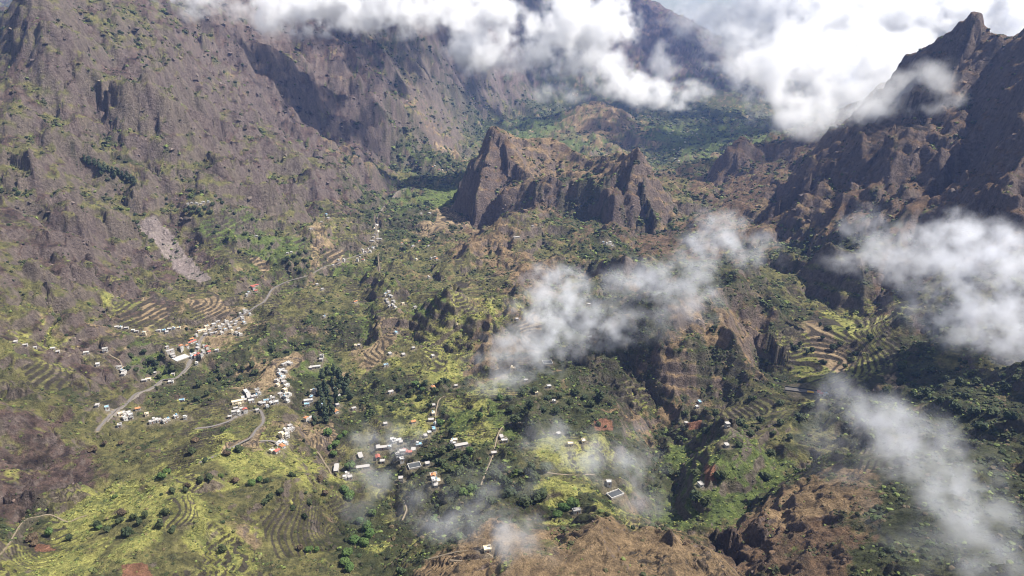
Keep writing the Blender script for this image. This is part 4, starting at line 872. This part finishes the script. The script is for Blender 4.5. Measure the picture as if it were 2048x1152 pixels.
# ------------------------------------------------------------------ clouds: drifting puffs, and the air
def cloud_material(name, dens, scale, edge=1.3, amp=1.5, warp=1.3, col=(.985, .985, .99)):
    m, t, N = mat(name); g = N('NewGeometry'); tc = N('TexCoord'); oi = N('ObjectInfo')
    n = N('TexNoise', _Scale=scale, _Detail=5.0, _Roughness=.60); t.links.new(g.outputs['Position'], n.inputs['Vector'])
    wn = N('TexNoise', _Scale=scale*.6, _Detail=3.0, _Roughness=.6); t.links.new(g.outputs['Position'], wn.inputs['Vector'])
    w0 = N('VectorMath', operation='SUBTRACT'); t.links.new(wn.outputs['Color'], w0.inputs[0]); w0.inputs[1].default_value = (.5, .5, .5)
    w1 = N('VectorMath', operation='SCALE'); t.links.new(w0.outputs[0], w1.inputs[0]); w1.inputs['Scale'].default_value = warp
    w2 = N('VectorMath', operation='ADD'); t.links.new(tc.outputs['Object'], w2.inputs[0]); t.links.new(w1.outputs[0], w2.inputs[1])
    l0 = N('VectorMath', operation='LENGTH'); t.links.new(tc.outputs['Object'], l0.inputs[0])
    ln = N('VectorMath', operation='LENGTH'); t.links.new(w2.outputs[0], ln.inputs[0])
    a = math_n(t, 'MULTIPLY', math_n(t, 'SUBTRACT', 1.0, ln.outputs['Value']), edge)
    b = math_n(t, 'MULTIPLY', math_n(t, 'SUBTRACT', n.outputs[0], .56), amp*2.4)
    e = math_n(t, 'MULTIPLY', math_n(t, 'SUBTRACT', 1.0, l0.outputs['Value'], clamp=True), 3.0, clamp=True)
    d = math_n(t, 'MULTIPLY', math_n(t, 'MAXIMUM', math_n(t, 'ADD', a, b), 0.0), e)
    d = math_n(t, 'MULTIPLY', d, math_n(t, 'MULTIPLY', oi.outputs['Alpha'], dens))
    v = N('VolumePrincipled'); v.inputs['Color'].default_value = (*col, 1); v.inputs['Anisotropy'].default_value = .15
    t.links.new(d, v.inputs['Density']); o = N('OutputMaterial'); t.links.new(v.outputs[0], o.inputs['Volume'])
    return m
THIN = cloud_material('thin_mist', .023, 1/26., .9, 1.8, 2.6, (.93, .94, .97)); MID = cloud_material('drifting_cloud', .019, 1/30., 1.0, 1.6, 2.3, (.92, .93, .97)); FAT = cloud_material('bright_cumulus', .024, 1/85., 1.15, 2.1, 2.6)
def ball(name, m):
    bm = bmesh.new(); bmesh.ops.create_icosphere(bm, subdivisions=3, radius=1); me = bpy.data.meshes.new(name); bm.to_mesh(me); bm.free(); me.materials.append(m); return me
PUFF = {k: ball('puff', m) for k, m in (('thin', THIN), ('mid', MID), ('fat', FAT))}
def cloud(label, kind, puffs, group='clouds drifting over the valley'):     # puffs: photo x, y, distance, half width and half height in photo pixels, density, tilt
    P = [(at(a, b, Yd), 1.35*rx*Yd/FPX, 1.35*rz*Yd/FPX, d, tl) for a, b, Yd, rx, rz, d, tl in puffs]
    root = thing('cloud', label, 'cloud', tuple(np.mean([p[0] for p in P], 0)), group=group)
    for c, rx, rz, d, tl in P:
        o = obj('puff', PUFF[kind], root); o.location = Vector(c)-root.location; o.scale = (rx, (rx+rz)*.55, rz); o.rotation_euler = (0, math.radians(tl), 0); o.color = (1, 1, 1, d)
cloud('long grey cloud streaming down the right foreground slope', 'mid', [(1700,805,640,80,55,.65,20),(1760,850,600,100,72,.8,30),(1830,900,550,115,90,.85,35),(1890,955,500,120,100,.9,35),(1945,1020,440,120,110,.9,45),(1985,1090,380,95,100,.8,50),(2020,1150,345,90,90,.7,50),(1850,1040,430,130,110,.28,0),(1730,940,560,130,100,.2,0),(1640,870,640,70,60,.2,0),(1900,1130,370,110,80,.35,0)])
cloud('pale cloud bank resting on the right mountain above the terraces', 'mid', [(1840,515,1030,115,60,.8,-10),(1920,490,940,110,70,1,0),(2020,540,920,130,85,1.1,0),(1960,600,900,130,60,.7,0)])
cloud('lower cloud tongue beside the dark bush slope', 'mid', [(1870,620,930,90,45,.7,0),(1960,645,870,120,60,1,0),(2045,680,830,90,80,1,0)])
cloud('small wisp standing before the brown cliff foot', 'mid', [(1725,450,1150,45,40,.6,0),(1760,495,1130,85,40,.6,-20),(1700,520,1130,60,25,.4,0)])
cloud('white cloud over the brown rock plateau in the middle', 'mid', [(1270,560,1080,80,48,.55,0),(1345,570,1050,85,62,.7,0),(1400,600,1010,60,50,.45,0),(1200,610,1020,85,42,.3,0),(1320,640,960,80,40,.3,0)])
cloud('cloud puff below the right pinnacle and brown ridge', 'mid', [(1450,480,1200,75,55,.8,0),(1510,500,1200,60,40,.6,0),(1400,520,1150,60,50,.6,20),(1430,440,1250,50,30,.4,0)])
cloud('thin ragged mist over the narrow terraces in the middle', 'thin', [(1110,580,1130,70,60,1.2,0),(1080,640,1040,70,80,1.0,0),(1150,660,1010,110,60,.7,0),(1060,720,930,75,65,.8,0),(990,745,880,65,55,.7,0),(1230,650,1000,80,40,.6,0),(1020,690,980,60,40,.6,0)])
cloud('small thin mist over the white hamlet by the stream', 'thin', [(770,878,600,70,40,1.3,10),(740,950,560,50,55,.9,20),(820,885,600,60,26,.6,0),(720,1010,500,50,40,.5,0)])
cloud('thin mist over the yellow-green plateau field', 'thin', [(1170,905,560,130,55,.8,0),(1275,925,560,60,85,1.0,0),(1110,870,580,70,40,.5,0),(1285,1000,520,60,70,.6,0)])
cloud('thin mist low over the near brown knoll', 'thin', [(960,1040,420,130,55,.8,0),(1050,1085,400,90,60,.8,0),(870,1000,450,100,50,.6,0),(1000,960,480,90,40,.4,0)])
cloud('white cumulus with grey base, left one of the pair', 'fat', [(960,50,2700,62,58,1.6,0),(925,85,2700,40,40,1.2,0),(990,115,2650,85,36,.7,0),(1020,60,2700,45,45,1,0)])
cloud('white cumulus with bright top, right one of the pair', 'fat', [(1175,45,2750,85,55,1.6,0),(1115,75,2700,65,50,1.2,0),(1225,65,2750,45,40,1.2,0),(1110,115,2650,90,34,.7,0)])
cloud('wispy grey cloud trailing below the cumulus', 'fat', [(1230,150,2900,60,40,.7,25),(1300,185,2900,80,32,.7,15),(1190,130,2850,45,36,.7,0),(1375,190,2900,50,26,.55,0),(1120,190,3000,55,20,.3,0),(1330,120,3000,35,35,.25,0)])
cloud('white cloud bank hanging on the left mountain top', 'fat', [(620,15,2750,110,45,1.3,0),(720,10,2800,130,50,1.4,0),(860,-5,2900,120,38,1.2,0),(565,45,2700,65,30,.7,0),(400,12,2600,75,32,.6,0),(350,0,2600,70,30,.5,0),(780,45,2850,90,28,.6,0)])
cloud('big white cloud bank behind the right peak', 'fat', [(1560,150,2600,85,75,.8,0),(1660,125,2800,120,80,.9,0),(1770,140,2600,105,70,.9,0),(1700,205,2400,120,40,.6,0),(1565,240,2600,60,26,.5,0),(1850,145,2200,60,50,.6,0),(1610,40,3800,150,70,1.0,0),(1800,35,3800,170,75,1.1,0),(1480,100,3600,70,60,.4,0),(1960,10,3800,140,80,1.1,0),(1400,40,3900,70,40,.25,0),(1890,200,1600,45,24,.5,-15),(1850,150,1640,60,36,.25,0),(1780,190,1720,80,40,.5,0),(1700,225,1800,90,34,.5,0),(1620,245,2000,80,30,.5,0)])
def deck(label, puffs):                              # high cloud over the heads of the valleys, above the picture
    root = thing('cloud', label, 'cloud', (0, 5000, 420), group='high cloud over the mountains')
    for x_, y_, z_, a_, b_ in puffs:
        o = obj('puff', PUFF['fat'], root); o.location = Vector((x_, y_, z_))-root.location; o.scale = (a_, a_*.9, b_); o.color = (1, 1, 1, 1.8)
deck('high cloud deck over the far head of the valley', [(-700,4300,480,520,150),(200,4700,460,560,150),(1000,4600,480,520,150),(1700,5300,500,600,150),(-300,5600,560,700,170),(800,5900,560,700,170),(2300,4300,520,520,150),(-1200,3300,520,360,110),(1500,4000,500,460,130),(2000,4700,520,520,140),(1900,6300,560,650,160),(2500,5900,560,600,150),(1100,6700,600,700,160),(-250,3450,430,480,140),(-150,3950,450,480,140)])
hz = bpy.data.meshes.new('haze'); bm = bmesh.new(); bmesh.ops.create_cube(bm, size=1); bm.to_mesh(hz); bm.free()
ZLO = float(H.min())-60; ZHI = float(max(H.max(), 300))+60
hm, t, N = mat('valley_air'); v = N('VolumePrincipled'); v.inputs['Color'].default_value = (.28, .46, 1.0, 1); v.inputs['Density'].default_value = 3.8e-5; v.inputs['Anisotropy'].default_value = .2
o_ = N('OutputMaterial'); t.links.new(v.outputs[0], o_.inputs['Volume']); hz.materials.append(hm)
ho = obj('haze', hz, kind='stuff'); ho.scale = (14000, 11000, ZHI-ZLO); ho.location = (0, 4500, (ZHI+ZLO)/2)
print('script %.1fs' % (time.time()-T0))
